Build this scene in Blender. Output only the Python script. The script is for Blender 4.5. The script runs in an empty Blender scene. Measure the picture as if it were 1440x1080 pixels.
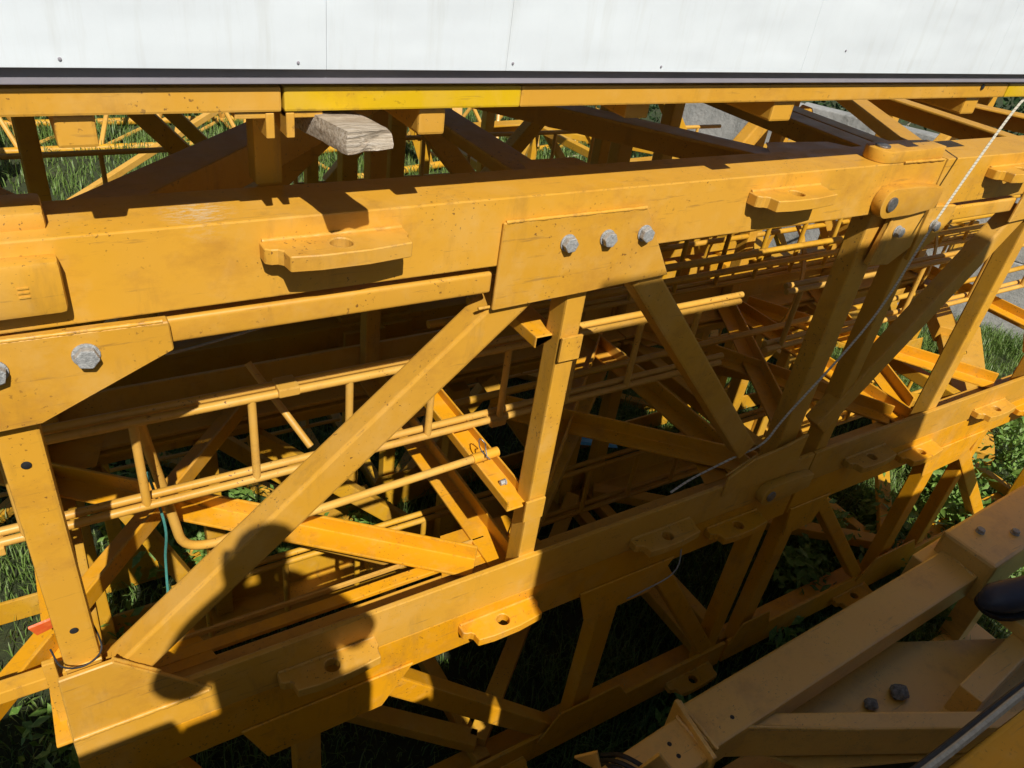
import bpy, bmesh, math, random
from mathutils import Vector, Matrix, noise
import numpy as np

random.seed(7)
R = math.radians
S, H = 1.6, 3.95            # metres per layout unit, eye height above the ground in metres
GZ = -H / S                 # ground level in layout units (eye = 0)
scene = bpy.context.scene
col = scene.collection

# ------------------------------------------------------------------ camera
cam_d = bpy.data.cameras.new('camera'); cam = bpy.data.objects.new('camera', cam_d); col.objects.link(cam)
cam_d.sensor_width = 36; cam_d.lens = 1076.6 / 1440 * 36; cam_d.clip_start = 0.02; cam_d.clip_end = 900
aX, aY, aZ = (0.851, -0.194, 0.488), (-0.509, -0.532, 0.677), (0.128, -0.824, -0.551)
right = Vector((aX[0], aY[0], aZ[0])).normalized()
fwd = Vector((aX[2], aY[2], aZ[2])).normalized()
right = (right - fwd * right.dot(fwd)).normalized()
up = right.cross(fwd)
cam.matrix_world = Matrix(((right.x, up.x, -fwd.x, 0), (right.y, up.y, -fwd.y, 0), (right.z, up.z, -fwd.z, H), (0, 0, 0, 1)))
scene.camera = cam

# ------------------------------------------------------------------ sky, sun, exposure
LD = Vector((0.156, 0.673, -0.723)).normalized()      # the way sunlight travels
world = bpy.data.worlds.new('World'); scene.world = world; world.use_nodes = True
wn = world.node_tree.nodes; wl = world.node_tree.links
bg = wn['Background']; sky = wn.new('ShaderNodeTexSky'); sky.sky_type = 'NISHITA'; sky.sun_disc = False
sky.air_density = 1.0; sky.dust_density = 0.8; sky.sun_elevation = math.asin(-LD.z); sky.sun_rotation = math.atan2(-LD.x, -LD.y)
wl.new(sky.outputs[0], bg.inputs[0]); bg.inputs[1].default_value = 0.05
sd = bpy.data.lights.new('sun', 'SUN'); sd.energy = 5.0; sd.angle = R(0.53); sd.color = (1.0, 0.96, 0.89)
so = bpy.data.objects.new('sun', sd); col.objects.link(so); so.rotation_euler = LD.to_track_quat('-Z', 'Y').to_euler(); so.location = (0, -10, 20)
scene.view_settings.view_transform = 'Standard'; scene.view_settings.look = 'None'
scene.view_settings.exposure = 0.15; scene.view_settings.gamma = 1
scene.cycles.max_bounces = 8; scene.cycles.diffuse_bounces = 2

# ------------------------------------------------------------------ materials
def new_mat(name):
    m = bpy.data.materials.new(name); m.use_nodes = True
    nt = m.node_tree; return m, nt, nt.nodes['Principled BSDF']
def N(nt, kind, **kw):
    n = nt.nodes.new(kind)
    for k, v in kw.items():
        if k in n.inputs: n.inputs[k].default_value = v
        else: setattr(n, k, v)
    return n
def ramp(nt, fac, stops):
    r = nt.nodes.new('ShaderNodeValToRGB'); e = r.color_ramp.elements
    e[0].position, e[0].color = stops[0][0], stops[0][1]
    e[1].position, e[1].color = stops[1][0], stops[1][1]
    for p, c in stops[2:]:
        x = e.new(p); x.color = c
    nt.links.new(fac, r.inputs[0]); return r.outputs[0]
def c4(c, k=1.0): return (c[0] * k, c[1] * k, c[2] * k, 1)
def mix(nt, fac, a, b, mode='MIX'):
    n = nt.nodes.new('ShaderNodeMix'); n.data_type = 'RGBA'; n.blend_type = mode
    for s, v in ((n.inputs[0], fac), (n.inputs[6], a), (n.inputs[7], b)):
        if isinstance(v, (int, float, tuple)): s.default_value = v
        else: nt.links.new(v, s)
    return n.outputs[2]
def pos(nt, scale=(1, 1, 1)):
    g = nt.nodes.new('ShaderNodeNewGeometry'); m = nt.nodes.new('ShaderNodeMapping'); m.inputs['Scale'].default_value = scale
    nt.links.new(g.outputs['Position'], m.inputs[0]); return m.outputs[0]
def noise_t(nt, vec, scale, detail=4, rough=0.55):
    n = N(nt, 'ShaderNodeTexNoise', Scale=scale, Detail=detail, Roughness=rough); nt.links.new(vec, n.inputs['Vector']); return n.outputs['Fac']
def bump(nt, bsdf, hgt, strength, dist=0.01, prev=None):
    b = N(nt, 'ShaderNodeBump', Strength=strength, Distance=dist); nt.links.new(hgt, b.inputs['Height'])
    if prev is not None: nt.links.new(prev, b.inputs['Normal'])
    nt.links.new(b.outputs[0], bsdf.inputs['Normal']); return b.outputs[0]

def paint(name, base, alt, rough=0.42, chips=0.5, dirt=0.5, edge=True):
    m, nt, b = new_mat(name)
    v = pos(nt); oi = nt.nodes.new('ShaderNodeObjectInfo')
    n1 = noise_t(nt, v, 2.2, 5); n2 = noise_t(nt, v, 14, 5, 0.65); n3 = noise_t(nt, v, 90, 3)
    c = mix(nt, ramp(nt, n1, [(0.35, (0, 0, 0, 1)), (0.68, (1, 1, 1, 1))]), c4(base), c4(alt))
    rnd = ramp(nt, oi.outputs['Random'], [(0, (0.93, 0.92, 0.9, 1)), (1, (1.05, 1.05, 1.05, 1))])
    c = mix(nt, 1.0, c, rnd, 'MULTIPLY')
    # chalky fade
    c = mix(nt, ramp(nt, n2, [(0.55, (0, 0, 0, 1)), (0.85, (0.16, 0.16, 0.16, 1))]), c, c4((0.66, 0.5, 0.25)))
    # grime films
    vs = pos(nt, (3, 3, 0.7)); g = noise_t(nt, vs, 3.5, 6, 0.7)
    c = mix(nt, ramp(nt, g, [(0.56, (0, 0, 0, 1)), (0.85, (dirt,) * 3 + (1,))]), c, c4((0.2, 0.11, 0.035)))
    # pale scuffs where the paint is rubbed
    sv = pos(nt, (1, 1, 1)); vd = nt.nodes.new('ShaderNodeVectorMath'); vd.operation = 'DISTANCE'; nt.links.new(sv, vd.inputs[0]); vd.inputs[1].default_value = (0.30, 1.67, 3.26)
    sm = ramp(nt, vd.outputs['Value'], [(0.02, (1, 1, 1, 1)), (0.09, (0, 0, 0, 1))]); sf = ramp(nt, noise_t(nt, pos(nt, (20, 60, 60)), 2.2, 6, 0.8), [(0.47, (0, 0, 0, 1)), (0.58, (0.8, 0.8, 0.8, 1))])
    c = mix(nt, mix(nt, 1.0, sm, sf, 'MULTIPLY'), c, c4((0.62, 0.5, 0.33)))
    # dark drag marks
    dm = ramp(nt, noise_t(nt, pos(nt, (2.5, 30, 30)), 1.8, 5, 0.7), [(0.62, (0, 0, 0, 1)), (0.70, (0.5, 0.5, 0.5, 1))])
    c = mix(nt, dm, c, c4((0.22, 0.12, 0.035)))
    # chips of rust and scratches
    mask = ramp(nt, noise_t(nt, v, 5.0, 3), [(0.48, (0, 0, 0, 1)), (0.60, (1, 1, 1, 1))])
    ch = ramp(nt, n3, [(0.64, (0, 0, 0, 1)), (0.67, (1, 1, 1, 1))])
    chm = nt.nodes.new('ShaderNodeMath'); chm.operation = 'MULTIPLY'
    nt.links.new(mask, chm.inputs[0]); nt.links.new(ch, chm.inputs[1])
    chs = nt.nodes.new('ShaderNodeMath'); chs.operation = 'MULTIPLY'; chs.inputs[1].default_value = chips
    nt.links.new(chm.outputs[0], chs.inputs[0])
    c = mix(nt, chs.outputs[0], c, c4((0.10, 0.04, 0.015)))
    if edge:      # paint knocked off along the edges
        bv = N(nt, 'ShaderNodeBevel', Radius=0.010); bv.samples = 2; gm = nt.nodes.new('ShaderNodeNewGeometry')
        dt = nt.nodes.new('ShaderNodeVectorMath'); dt.operation = 'DOT_PRODUCT'; nt.links.new(bv.outputs[0], dt.inputs[0]); nt.links.new(gm.outputs['Normal'], dt.inputs[1])
        em = ramp(nt, dt.outputs['Value'], [(0.86, (1, 1, 1, 1)), (0.985, (0, 0, 0, 1))])
        en = ramp(nt, noise_t(nt, v, 22, 5, 0.75), [(0.55, (0, 0, 0, 1)), (0.62, (0.9, 0.9, 0.9, 1))])
        c = mix(nt, mix(nt, 1.0, em, en, 'MULTIPLY'), c, c4((0.13, 0.065, 0.03)))
        el = ramp(nt, noise_t(nt, v, 6, 4, 0.7), [(0.4, (0, 0, 0, 1)), (0.7, (0.5, 0.5, 0.5, 1))])
        c = mix(nt, mix(nt, 1.0, em, el, 'MULTIPLY'), c, c4((0.72, 0.48, 0.14)))
    # soft brown stains and faded areas
    st = ramp(nt, noise_t(nt, pos(nt, (1, 1, 1.6)), 4.2, 7, 0.72), [(0.53, (0, 0, 0, 1)), (0.72, (0.5, 0.5, 0.5, 1))]); c = mix(nt, st, c, c4((0.38, 0.17, 0.03)))
    fd = ramp(nt, noise_t(nt, pos(nt, (1.3, 1, 1)), 1.9, 6, 0.7), [(0.5, (0, 0, 0, 1)), (0.72, (0.34, 0.34, 0.34, 1))]); c = mix(nt, fd, c, c4((0.68, 0.44, 0.16)))
    nt.links.new(c, b.inputs['Base Color'])
    rr = ramp(nt, n2, [(0.3, (rough - .08,) * 3 + (1,)), (0.75, (rough + .16,) * 3 + (1,))]); nt.links.new(rr, b.inputs['Roughness'])
    p = bump(nt, b, n2, 0.12, 0.006); p = bump(nt, b, n3, 0.06, 0.002, p); bump(nt, b, chs.outputs[0], -0.25, 0.001, p)
    b.inputs['Specular IOR Level'].default_value = 0.42
    return m
def simple(name, base, alt, scale=12, rough=0.6, metal=0, bmp=0.2, spec=0.5):
    m, nt, b = new_mat(name); v = pos(nt); n = noise_t(nt, v, scale, 6, 0.65)
    nt.links.new(ramp(nt, n, [(0.32, c4(base)), (0.7, c4(alt))]), b.inputs['Base Color'])
    b.inputs['Roughness'].default_value = rough; b.inputs['Metallic'].default_value = metal
    b.inputs['Specular IOR Level'].default_value = spec
    if bmp: bump(nt, b, noise_t(nt, v, scale * 3, 5), bmp, 0.006)
    return m

M = {}
M['yellow'] = paint('ochre_yellow_paint', (0.60, 0.305, 0.036), (0.63, 0.315, 0.026), 0.42, 0.8, 0.6)
M['orange'] = paint('deep_orange_yellow_paint', (0.70, 0.305, 0.006), (0.72, 0.33, 0.008), 0.42, 0.8, 0.6)
M['bright'] = paint('fresh_lemon_yellow_paint', (0.66, 0.42, 0.006), (0.62, 0.38, 0.006), 0.38, 0.3, 0.3)
M['pipe'] = paint('pale_yellow_pipe_paint', (0.66, 0.37, 0.07), (0.6, 0.31, 0.04), 0.4, 1.0, 0.6)
M['far'] = paint('weathered_shade_yellow_paint', (0.62, 0.33, 0.018), (0.52, 0.25, 0.012), 0.5, 0.9, 0.9, False)  # weathered yellow, with grime raised to deepen the lower mast's shade
M['dull'] = paint('dusty_ochre_paint', (0.86, 0.53, 0.10), (0.82, 0.48, 0.08), 0.35, 0.6, 0.3)
cb = M['dull'].node_tree.nodes['Principled BSDF']; cb.inputs['Coat Weight'].default_value = 1.0; cb.inputs['Coat Roughness'].default_value = 0.4; cb.inputs['Coat IOR'].default_value = 1.8
M['zinc'] = simple('galvanised_steel', (0.24, 0.245, 0.24), (0.52, 0.52, 0.50), 110, 0.5, 0.25, 0.5)
M['steel'] = simple('worn_steel', (0.2, 0.19, 0.18), (0.38, 0.36, 0.34), 80, 0.45, 0.8, 0.3)
M['black'] = simple('black_rubber', (0.012, 0.012, 0.013), (0.03, 0.03, 0.03), 40, 0.5, 0, 0.1)
M['green_cord'] = simple('faded_green_cord', (0.05, 0.22, 0.18), (0.08, 0.3, 0.25), 90, 0.6)
M['cord'] = simple('grey_cord', (0.3, 0.29, 0.25), (0.45, 0.43, 0.38), 90, 0.6)
M['blue'] = simple('blue_plastic', (0.03, 0.3, 0.6), (0.1, 0.45, 0.75), 30, 0.4)
M['red'] = simple('orange_red_plastic', (0.7, 0.1, 0.02), (0.75, 0.16, 0.03), 30, 0.45)
M['rock'] = simple('grey_stone', (0.10, 0.105, 0.10), (0.34, 0.34, 0.32), 60, 0.9, 0, 0.8)
M['navy'] = simple('navy_rubber', (0.035, 0.05, 0.085), (0.045, 0.06, 0.10), 40, 0.45, 0, 0.1)
M['sole'] = simple('black_sole', (0.012, 0.012, 0.014), (0.02, 0.02, 0.02), 40, 0.6)
M['cloth'] = simple('dark_cloth', (0.03, 0.04, 0.07), (0.05, 0.06, 0.09), 40, 0.8)
M['skin'] = simple('skin', (0.5, 0.3, 0.2), (0.55, 0.34, 0.24), 10, 0.5, 0, 0)
M['greyrail'] = simple('grey_painted_rail', (0.24, 0.225, 0.25), (0.3, 0.28, 0.31), 8, 0.5, 0, 0.05)
M['container'] = simple('pale_bounce_container_paint', (0.74, 0.74, 0.72), (0.78, 0.78, 0.76), 6, 0.5, 0, 0.1)  # paled so the added containers bounce fill light into the shade

def white_panel():
    m, nt, b = new_mat('white_sheet_metal')
    v = pos(nt); n = noise_t(nt, v, 4, 6, 0.7)
    c = ramp(nt, n, [(0.3, (0.62, 0.66, 0.685, 1)), (0.6, (0.66, 0.705, 0.73, 1))])
    vs = pos(nt, (9, 9, 0.8)); g = noise_t(nt, vs, 2.4, 5, 0.7)
    c = mix(nt, ramp(nt, g, [(0.52, (0, 0, 0, 1)), (0.8, (0.5, 0.5, 0.5, 1))]), c, c4((0.5, 0.51, 0.48)))
    nt.links.new(c, b.inputs['Base Color']); b.inputs['Roughness'].default_value = 0.38
    p = bump(nt, b, noise_t(nt, pos(nt, (1.2, 1, 3)), 2.0, 2), 0.25, 0.03)
    bump(nt, b, noise_t(nt, v, 220, 2), 0.05, 0.001, p)
    return m
M['white'] = white_panel()
def concrete(name, a, bb, stain):
    m, nt, b = new_mat(name); v = pos(nt)
    n = noise_t(nt, v, 1.1, 8, 0.7); n2 = noise_t(nt, v, 18, 6, 0.7)
    c = mix(nt, ramp(nt, n, [(0.38, (0, 0, 0, 1)), (0.62, (1, 1, 1, 1))]), c4(a), c4(bb))
    vs = pos(nt, (1, 2.2, 0.35)); c = mix(nt, ramp(nt, noise_t(nt, vs, 1.7, 6, 0.75), [(0.5, (0, 0, 0, 1)), (0.7, (0.75, 0.75, 0.75, 1))]), c, c4(stain))
    c = mix(nt, 0.35, c, ramp(nt, n2, [(0.3, (0.3, 0.3, 0.3, 1)), (0.7, (1, 1, 1, 1))]), 'MULTIPLY')
    nt.links.new(c, b.inputs['Base Color']); b.inputs['Roughness'].default_value = 0.9
    bump(nt, b, n2, 0.6, 0.02); return m
M['concrete'] = concrete('stained_concrete', (0.42, 0.41, 0.38), (0.3, 0.3, 0.28), (0.12, 0.125, 0.11))
M['darkconcrete'] = concrete('mossy_dark_concrete', (0.13, 0.145, 0.125), (0.2, 0.21, 0.18), (0.06, 0.075, 0.055))
def wood():
    m, nt, b = new_mat('weathered_timber')
    tc = nt.nodes.new('ShaderNodeTexCoord'); mp = nt.nodes.new('ShaderNodeMapping'); mp.inputs['Scale'].default_value = (1.6, 40, 40)
    nt.links.new(tc.outputs['Object'], mp.inputs[0]); n = noise_t(nt, mp.outputs[0], 3.2, 7, 0.7); n2 = noise_t(nt, tc.outputs['Object'], 20, 5, 0.7)
    c = ramp(nt, n, [(0.3, c4((0.2, 0.14, 0.09))), (0.5, c4((0.5, 0.41, 0.30))), (0.72, c4((0.70, 0.62, 0.52)))])
    c = mix(nt, ramp(nt, n2, [(0.5, (0, 0, 0, 1)), (0.75, (0.6, 0.6, 0.6, 1))]), c, c4((0.28, 0.17, 0.09)))
    nt.links.new(c, b.inputs['Base Color']); b.inputs['Roughness'].default_value = 0.9
    p = bump(nt, b, n, 0.9, 0.012); bump(nt, b, n2, 0.5, 0.006, p); return m
M['wood'] = wood()
def soil():
    m, nt, b = new_mat('soil_and_short_grass'); v = pos(nt); n = noise_t(nt, v, 1.4, 8, 0.7); n2 = noise_t(nt, v, 30, 6, 0.8)
    c = ramp(nt, n, [(0.35, c4((0.045, 0.06, 0.018))), (0.55, c4((0.06, 0.08, 0.022))), (0.72, c4((0.09, 0.075, 0.045)))])
    c = mix(nt, 0.6, c, ramp(nt, n2, [(0.3, (0.25, 0.25, 0.25, 1)), (0.7, (1, 1, 1, 1))]), 'MULTIPLY')
    nt.links.new(c, b.inputs['Base Color']); b.inputs['Roughness'].default_value = 1.0; bump(nt, b, n2, 0.9, 0.04); return m
M['soil'] = soil()
def leafmat(name, a, bb, cc):
    m, nt, b = new_mat(name); v = pos(nt); n = noise_t(nt, v, 1.6, 5, 0.7); n2 = noise_t(nt, v, 40, 2)
    c = mix(nt, ramp(nt, n, [(0.35, (0, 0, 0, 1)), (0.65, (1, 1, 1, 1))]), c4(a), c4(bb))
    c = mix(nt, ramp(nt, n2, [(0.5, (0, 0, 0, 1)), (0.7, (0.8, 0.8, 0.8, 1))]), c, c4(cc))
    nt.links.new(c, b.inputs['Base Color']); b.inputs['Roughness'].default_value = 0.5
    tr = N(nt, 'ShaderNodeBsdfTranslucent'); nt.links.new(c, tr.inputs[0]); ms = nt.nodes.new('ShaderNodeMixShader'); ms.inputs[0].default_value = 0.28
    out = nt.nodes['Material Output']; nt.links.new(b.outputs[0], ms.inputs[1]); nt.links.new(tr.outputs[0], ms.inputs[2]); nt.links.new(ms.outputs[0], out.inputs[0])
    return m
M['grass'] = leafmat('grass_blades', (0.10, 0.19, 0.03), (0.16, 0.26, 0.045), (0.3, 0.32, 0.13))
M['leaf'] = leafmat('weed_leaves', (0.11, 0.22, 0.035), (0.18, 0.31, 0.05), (0.34, 0.44, 0.12))
M['hedge'] = leafmat('hedge_leaves', (0.03, 0.075, 0.02), (0.05, 0.1, 0.03), (0.12, 0.17, 0.07))
M['straw'] = leafmat('dry_straw', (0.42, 0.36, 0.2), (0.32, 0.28, 0.13), (0.5, 0.44, 0.26))
def tape_mat():
    m, nt, b = new_mat('measuring_tape'); v = pos(nt)
    w = N(nt, 'ShaderNodeTexWave', Scale=26.0, Distortion=0.0); w.bands_direction = 'Z'; nt.links.new(v, w.inputs['Vector'])
    c = mix(nt, ramp(nt, w.outputs['Fac'], [(0.86, (0, 0, 0, 1)), (0.93, (0.8, 0.8, 0.8, 1))]), c4((0.60, 0.57, 0.46)), c4((0.3, 0.26, 0.2)))
    nt.links.new(c, b.inputs['Base Color']); b.inputs['Roughness'].default_value = 0.35; return m
M['tape'] = tape_mat()

# ------------------------------------------------------------------ building helpers (all geometry in layout units, eye at 0,0,0)
org = {}
def W(v): return Vector((v[0] * S, v[1] * S, H + v[2] * S))
def tag(o, label=None, cat=None, group=None, kind=None):
    if label: o['label'] = label
    if cat: o['category'] = cat
    if group: o['group'] = group
    if kind: o['kind'] = kind
    return o
def thing(name, loc, label, cat, group=None):
    o = bpy.data.objects.new(name, None); col.objects.link(o); o.empty_display_size = 0.1
    w = W(loc); o.location = w; org[o.name] = w
    return tag(o, label, cat, group)
def obj(name, bm, mat, parent=None, smooth=False, sharp=40):
    me = bpy.data.meshes.new(name)
    bmesh.ops.recalc_face_normals(bm, faces=bm.faces)
    if parent is not None: o_ = org[parent.name]
    else:
        lo = [min(v.co[i] for v in bm.verts) for i in range(3)]; hi = [max(v.co[i] for v in bm.verts) for i in range(3)]
        o_ = W(((lo[0] + hi[0]) / 2, (lo[1] + hi[1]) / 2, lo[2]))
    for v in bm.verts: v.co = W(v.co) - o_
    if smooth:
        lim = math.radians(sharp)
        for f in bm.faces: f.smooth = True
        for e in bm.edges:
            if len(e.link_faces) == 2 and e.calc_face_angle(0) > lim: e.smooth = False
    bm.to_mesh(me); bm.free(); me.materials.append(mat)
    o = bpy.data.objects.new(name, me); col.objects.link(o)
    if parent is not None: o.parent = parent
    else: o.location = o_
    org[o.name] = o_
    return o
def bevel(bm, off, seg=2, ang=30):
    es = [e for e in bm.edges if len(e.link_faces) == 2 and e.calc_face_angle(0) > math.radians(ang)]
    if es and off > 0: bmesh.ops.bevel(bm, geom=es, offset=off, segments=seg, affect='EDGES', profile=0.6, clamp_overlap=True)
def prism(poly, ext, bm=None):
    bm = bm or bmesh.new(); ext = Vector(ext)
    a = [bm.verts.new(Vector(p)) for p in poly]; b = [bm.verts.new(Vector(p) + ext) for p in poly]
    n = len(poly); bm.faces.new(a); bm.faces.new(b[::-1])
    for i in range(n): bm.faces.new((a[i], b[i], b[(i + 1) % n], a[(i + 1) % n]))
    bmesh.ops.recalc_face_normals(bm, faces=bm.faces)
    return bm
def box_bm(lo, hi, bev=0.002):
    x0, y0, z0 = lo; x1, y1, z1 = hi
    bm = prism([(x0, y0, z0), (x1, y0, z0), (x1, y1, z0), (x0, y1, z0)], (0, 0, z1 - z0)); bevel(bm, bev); return bm
def bar_bm(p0, p1, w, d, upv=(0, -1, 0), bev=0.004, seg=2):
    """box bar from p0 to p1, w across the side direction, d along upv"""
    p0, p1 = Vector(p0), Vector(p1); a = (p1 - p0).normalized(); s = a.cross(Vector(upv)).normalized(); u = s.cross(a)
    c = [p0 + s * (i * w / 2) + u * (j * d / 2) for i, j in ((-1, -1), (1, -1), (1, 1), (-1, 1))]
    bm = prism(c, p1 - p0); bevel(bm, bev, seg); return bm
def angle_bm(p0, p1, u, v, lu, lv, t, bev=0.0025):
    """L section: corner line p0-p1, legs along u and v"""
    p0, p1, u, v = Vector(p0), Vector(p1), Vector(u).normalized(), Vector(v).normalized()
    pts = [(0, 0), (lu, 0), (lu, t), (t, t), (t, lv), (0, lv)]
    bm = prism([p0 + u * a + v * b for a, b in pts], p1 - p0); bevel(bm, bev, 2); return bm
def plate_bm(poly, ext, holes=(), bev=0.0015):
    """flat plate: outline poly (3D, planar), thickness vector ext, round holes (centre, radius)"""
    bm = bmesh.new(); ext = Vector(ext); nrm = ext.normalized()
    def loop(pts):
        vs = [bm.verts.new(Vector(p)) for p in pts]; return [bm.edges.new((vs[i], vs[(i + 1) % len(vs)])) for i in range(len(vs))]
    es = loop(poly)
    t = (Vector(poly[1]) - Vector(poly[0])).normalized(); b = nrm.cross(t)
    for c, r in holes:
        es += loop([Vector(c) + t * (r * math.cos(k * math.tau / 18)) + b * (r * math.sin(k * math.tau / 18)) for k in range(18)])
    bmesh.ops.triangle_fill(bm, use_beauty=True, use_dissolve=False, edges=es, normal=nrm)
    r = bmesh.ops.extrude_face_region(bm, geom=list(bm.faces))
    bmesh.ops.translate(bm, verts=[g for g in r['geom'] if isinstance(g, bmesh.types.BMVert)], vec=ext)
    bmesh.ops.recalc_face_normals(bm, faces=bm.faces); bevel(bm, bev, 1, 50); return bm
def fillet(pts, rad, n=5):
    pts = [Vector(p) for p in pts]; out = [pts[0]]
    for i in range(1, len(pts) - 1):
        a, b, c = pts[i - 1], pts[i], pts[i + 1]; r = min(rad, (a - b).length * .45, (c - b).length * .45)
        p, q = b + (a - b).normalized() * r, b + (c - b).normalized() * r
        for k in range(n + 1):
            t = k / n; out.append(p * (1 - t) ** 2 + b * 2 * t * (1 - t) + q * t * t)
    return out + [pts[-1]]
def tube_bm(pts, r, n=10, bm=None, r1=None):
    bm = bm or bmesh.new(); pts = [Vector(p) for p in pts]; rings = []
    ref = Vector((0.13, 0.31, 0.94)); last = len(pts) - 1
    for i, p in enumerate(pts):
        d = (pts[min(i + 1, last)] - pts[max(i - 1, 0)]).normalized(); s = d.cross(ref)
        if s.length < 1e-4: s = d.cross(Vector((1, 0, 0)))
        s.normalize(); ref = s.cross(d).normalized(); rr = r if r1 is None else r + (r1 - r) * i / last
        rings.append([bm.verts.new(p + (s * math.cos(k * math.tau / n) + ref * math.sin(k * math.tau / n)) * rr) for k in range(n)])
    for a, b in zip(rings, rings[1:]):
        for k in range(n): bm.faces.new((a[k], a[(k + 1) % n], b[(k + 1) % n], b[k]))
    bm.faces.new(rings[0][::-1]); bm.faces.new(rings[-1]); return bm
def ribbon_bm(pts, w, t, side):
    bm = bmesh.new(); rings = []; pts = [Vector(p) for p in pts]; last = len(pts) - 1; side = Vector(side)
    for i, p in enumerate(pts):
        d = (pts[min(i + 1, last)] - pts[max(i - 1, 0)]).normalized(); s = (side - d * side.dot(d)).normalized(); u = s.cross(d)
        rings.append([bm.verts.new(p + s * a * w / 2 + u * b * t / 2) for a, b in ((-1, -1), (1, -1), (1, 1), (-1, 1))])
    for a, b in zip(rings, rings[1:]):
        for k in range(4): bm.faces.new((a[k], a[(k + 1) % 4], b[(k + 1) % 4], b[k]))
    bm.faces.new(rings[0][::-1]); bm.faces.new(rings[-1]); return bm
def disc_bm(c, nrm, r, h, n=16, bev=0.0015, rot=0.0, bm=None):
    nrm = Vector(nrm).normalized(); t = nrm.orthogonal().normalized(); b = nrm.cross(t); c = Vector(c)
    x = bmesh.new()
    prism([c + (t * math.cos(k * math.tau / n + rot) + b * math.sin(k * math.tau / n + rot)) * r for k in range(n)], nrm * h, x); bevel(x, bev, 2, 50)
    return x
def bolt(parent, c, nrm, r=0.0145):
    nrm = Vector(nrm).normalized(); rot = random.uniform(0, 1)
    obj('washer', disc_bm(c, nrm, r * 1.12, 0.003, 20, 0.0008), M['zinc'], parent, True)
    h = obj('bolt', disc_bm(Vector(c) + nrm * 0.003, nrm, r, 0.012, 6, 0.0018, rot), M['zinc'], parent)
    return h
def chord_lug(parent, x, z, y, mat, flip=False):
    """horizontal eye lug welded to the front face of a chord"""
    a = -1 if flip else 1
    pts = [(-.108, 0), (-.108, .024), (-.100, .030), (-.091, .031), (-.085, .037), (-.082, .058), (-.04, .063), (.03, .063), (.10, .055), (.102, .030), (.108, .022), (.108, 0)]
    poly = [(x + a * p, y - q, z) for p, q in pts]
    if a < 0: poly = poly[::-1]
    obj('lug', plate_bm(poly, (0, 0, -.024), [((x, y - .030, z), .0165)], 0.0016), mat, parent)
    weld(parent, (x - .105, y - .002, z + .001), (x + .105, y - .002, z + .001), .0045, mat)

def weld(parent, p0, p1, r=.0055, mat=None):
    p0, p1 = Vector(p0), Vector(p1); n = max(6, int((p1 - p0).length / .0042)); bm = bmesh.new(); rings = []
    d = (p1 - p0).normalized(); s_ = d.orthogonal().normalized(); u_ = d.cross(s_)
    for i in range(n + 1):
        q = p0 + (p1 - p0) * (i / n); rr = r * (.85 + .16 * (i % 2) + .35 * noise.noise(q * 70))
        rings.append([bm.verts.new(q + (s_ * math.cos(k * math.tau / 8) + u_ * math.sin(k * math.tau / 8)) * rr) for k in range(8)])
    for a, b in zip(rings, rings[1:]):
        for k in range(8): bm.faces.new((a[k], a[(k + 1) % 8], b[(k + 1) % 8], b[k]))
    bm.faces.new(rings[0][::-1]); bm.faces.new(rings[-1])
    return obj('weld_bead', bm, mat or M['yellow'], parent, True, 60)
def front_face(t, y, side, zt, zb, posts, braces, mat, dep=.052, t0=.013):
    """posts [(x, width)], braces [(xt, zt, xb, zb, width)] on the lattice face at y; side +1: the face looks to -y"""
    for x, w in posts:
        yc = y + side * (t0 + dep / 2 + .001)
        obj('post', bar_bm((x, yc, zt), (x, yc, zb), w, dep, (0, -1, 0), .005), mat, t)
    for x0, z0, x1, z1, w in braces:
        yc = y + side * (t0 + dep / 2 - .006)
        obj('brace', bar_bm((x0, yc, z0), (x1, yc, z1), w, dep, (0, -1, 0), .006), mat, t)
def chords(t, x0, x1, y0, y1, zt, zb, leg, mat, matb=None, th=.013, xl=None):
    matb = matb or mat
    obj('chord', angle_bm((x0, y0, zt), (x1, y0, zt), (0, 0, -1), (0, 1, 0), leg, leg, th), mat, t)
    obj('chord', angle_bm((x0 if xl is None else xl, y0, zb), (x1, y0, zb), (0, 0, 1), (0, 1, 0), leg, leg, th), mat, t)
    obj('chord', angle_bm((x0, y1, zt), (x1, y1, zt), (0, 0, -1), (0, -1, 0), leg, leg, th), matb, t)
    obj('chord', angle_bm((x0, y1, zb), (x1, y1, zb), (0, 0, 1), (0, -1, 0), leg, leg, th), matb, t)

# ------------------------------------------------------------------ the ground
def ground():
    bm = bmesh.new(); n = 60; L = 120.0; vs = []
    for i in range(n + 1):
        for j in range(n + 1):
            u = (i / n * 2 - 1); v = (j / n * 2 - 1); x = 1.5 + (abs(u) ** 2.2) * math.copysign(L, u); y = 3 + (abs(v) ** 2.2) * math.copysign(L, v)
            z = GZ + 0.02 * noise.noise(Vector((x * .7, y * .7, 0))) - 0.01
            vs.append(bm.verts.new((x, y, z)))
    for i in range(n):
        for j in range(n):
            a = i * (n + 1) + j; bm.faces.new((vs[a], vs[a + n + 1], vs[a + n + 2], vs[a + 1]))
    tag(obj('ground', bm, M['soil'], None, True), kind='structure')
ground()

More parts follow.
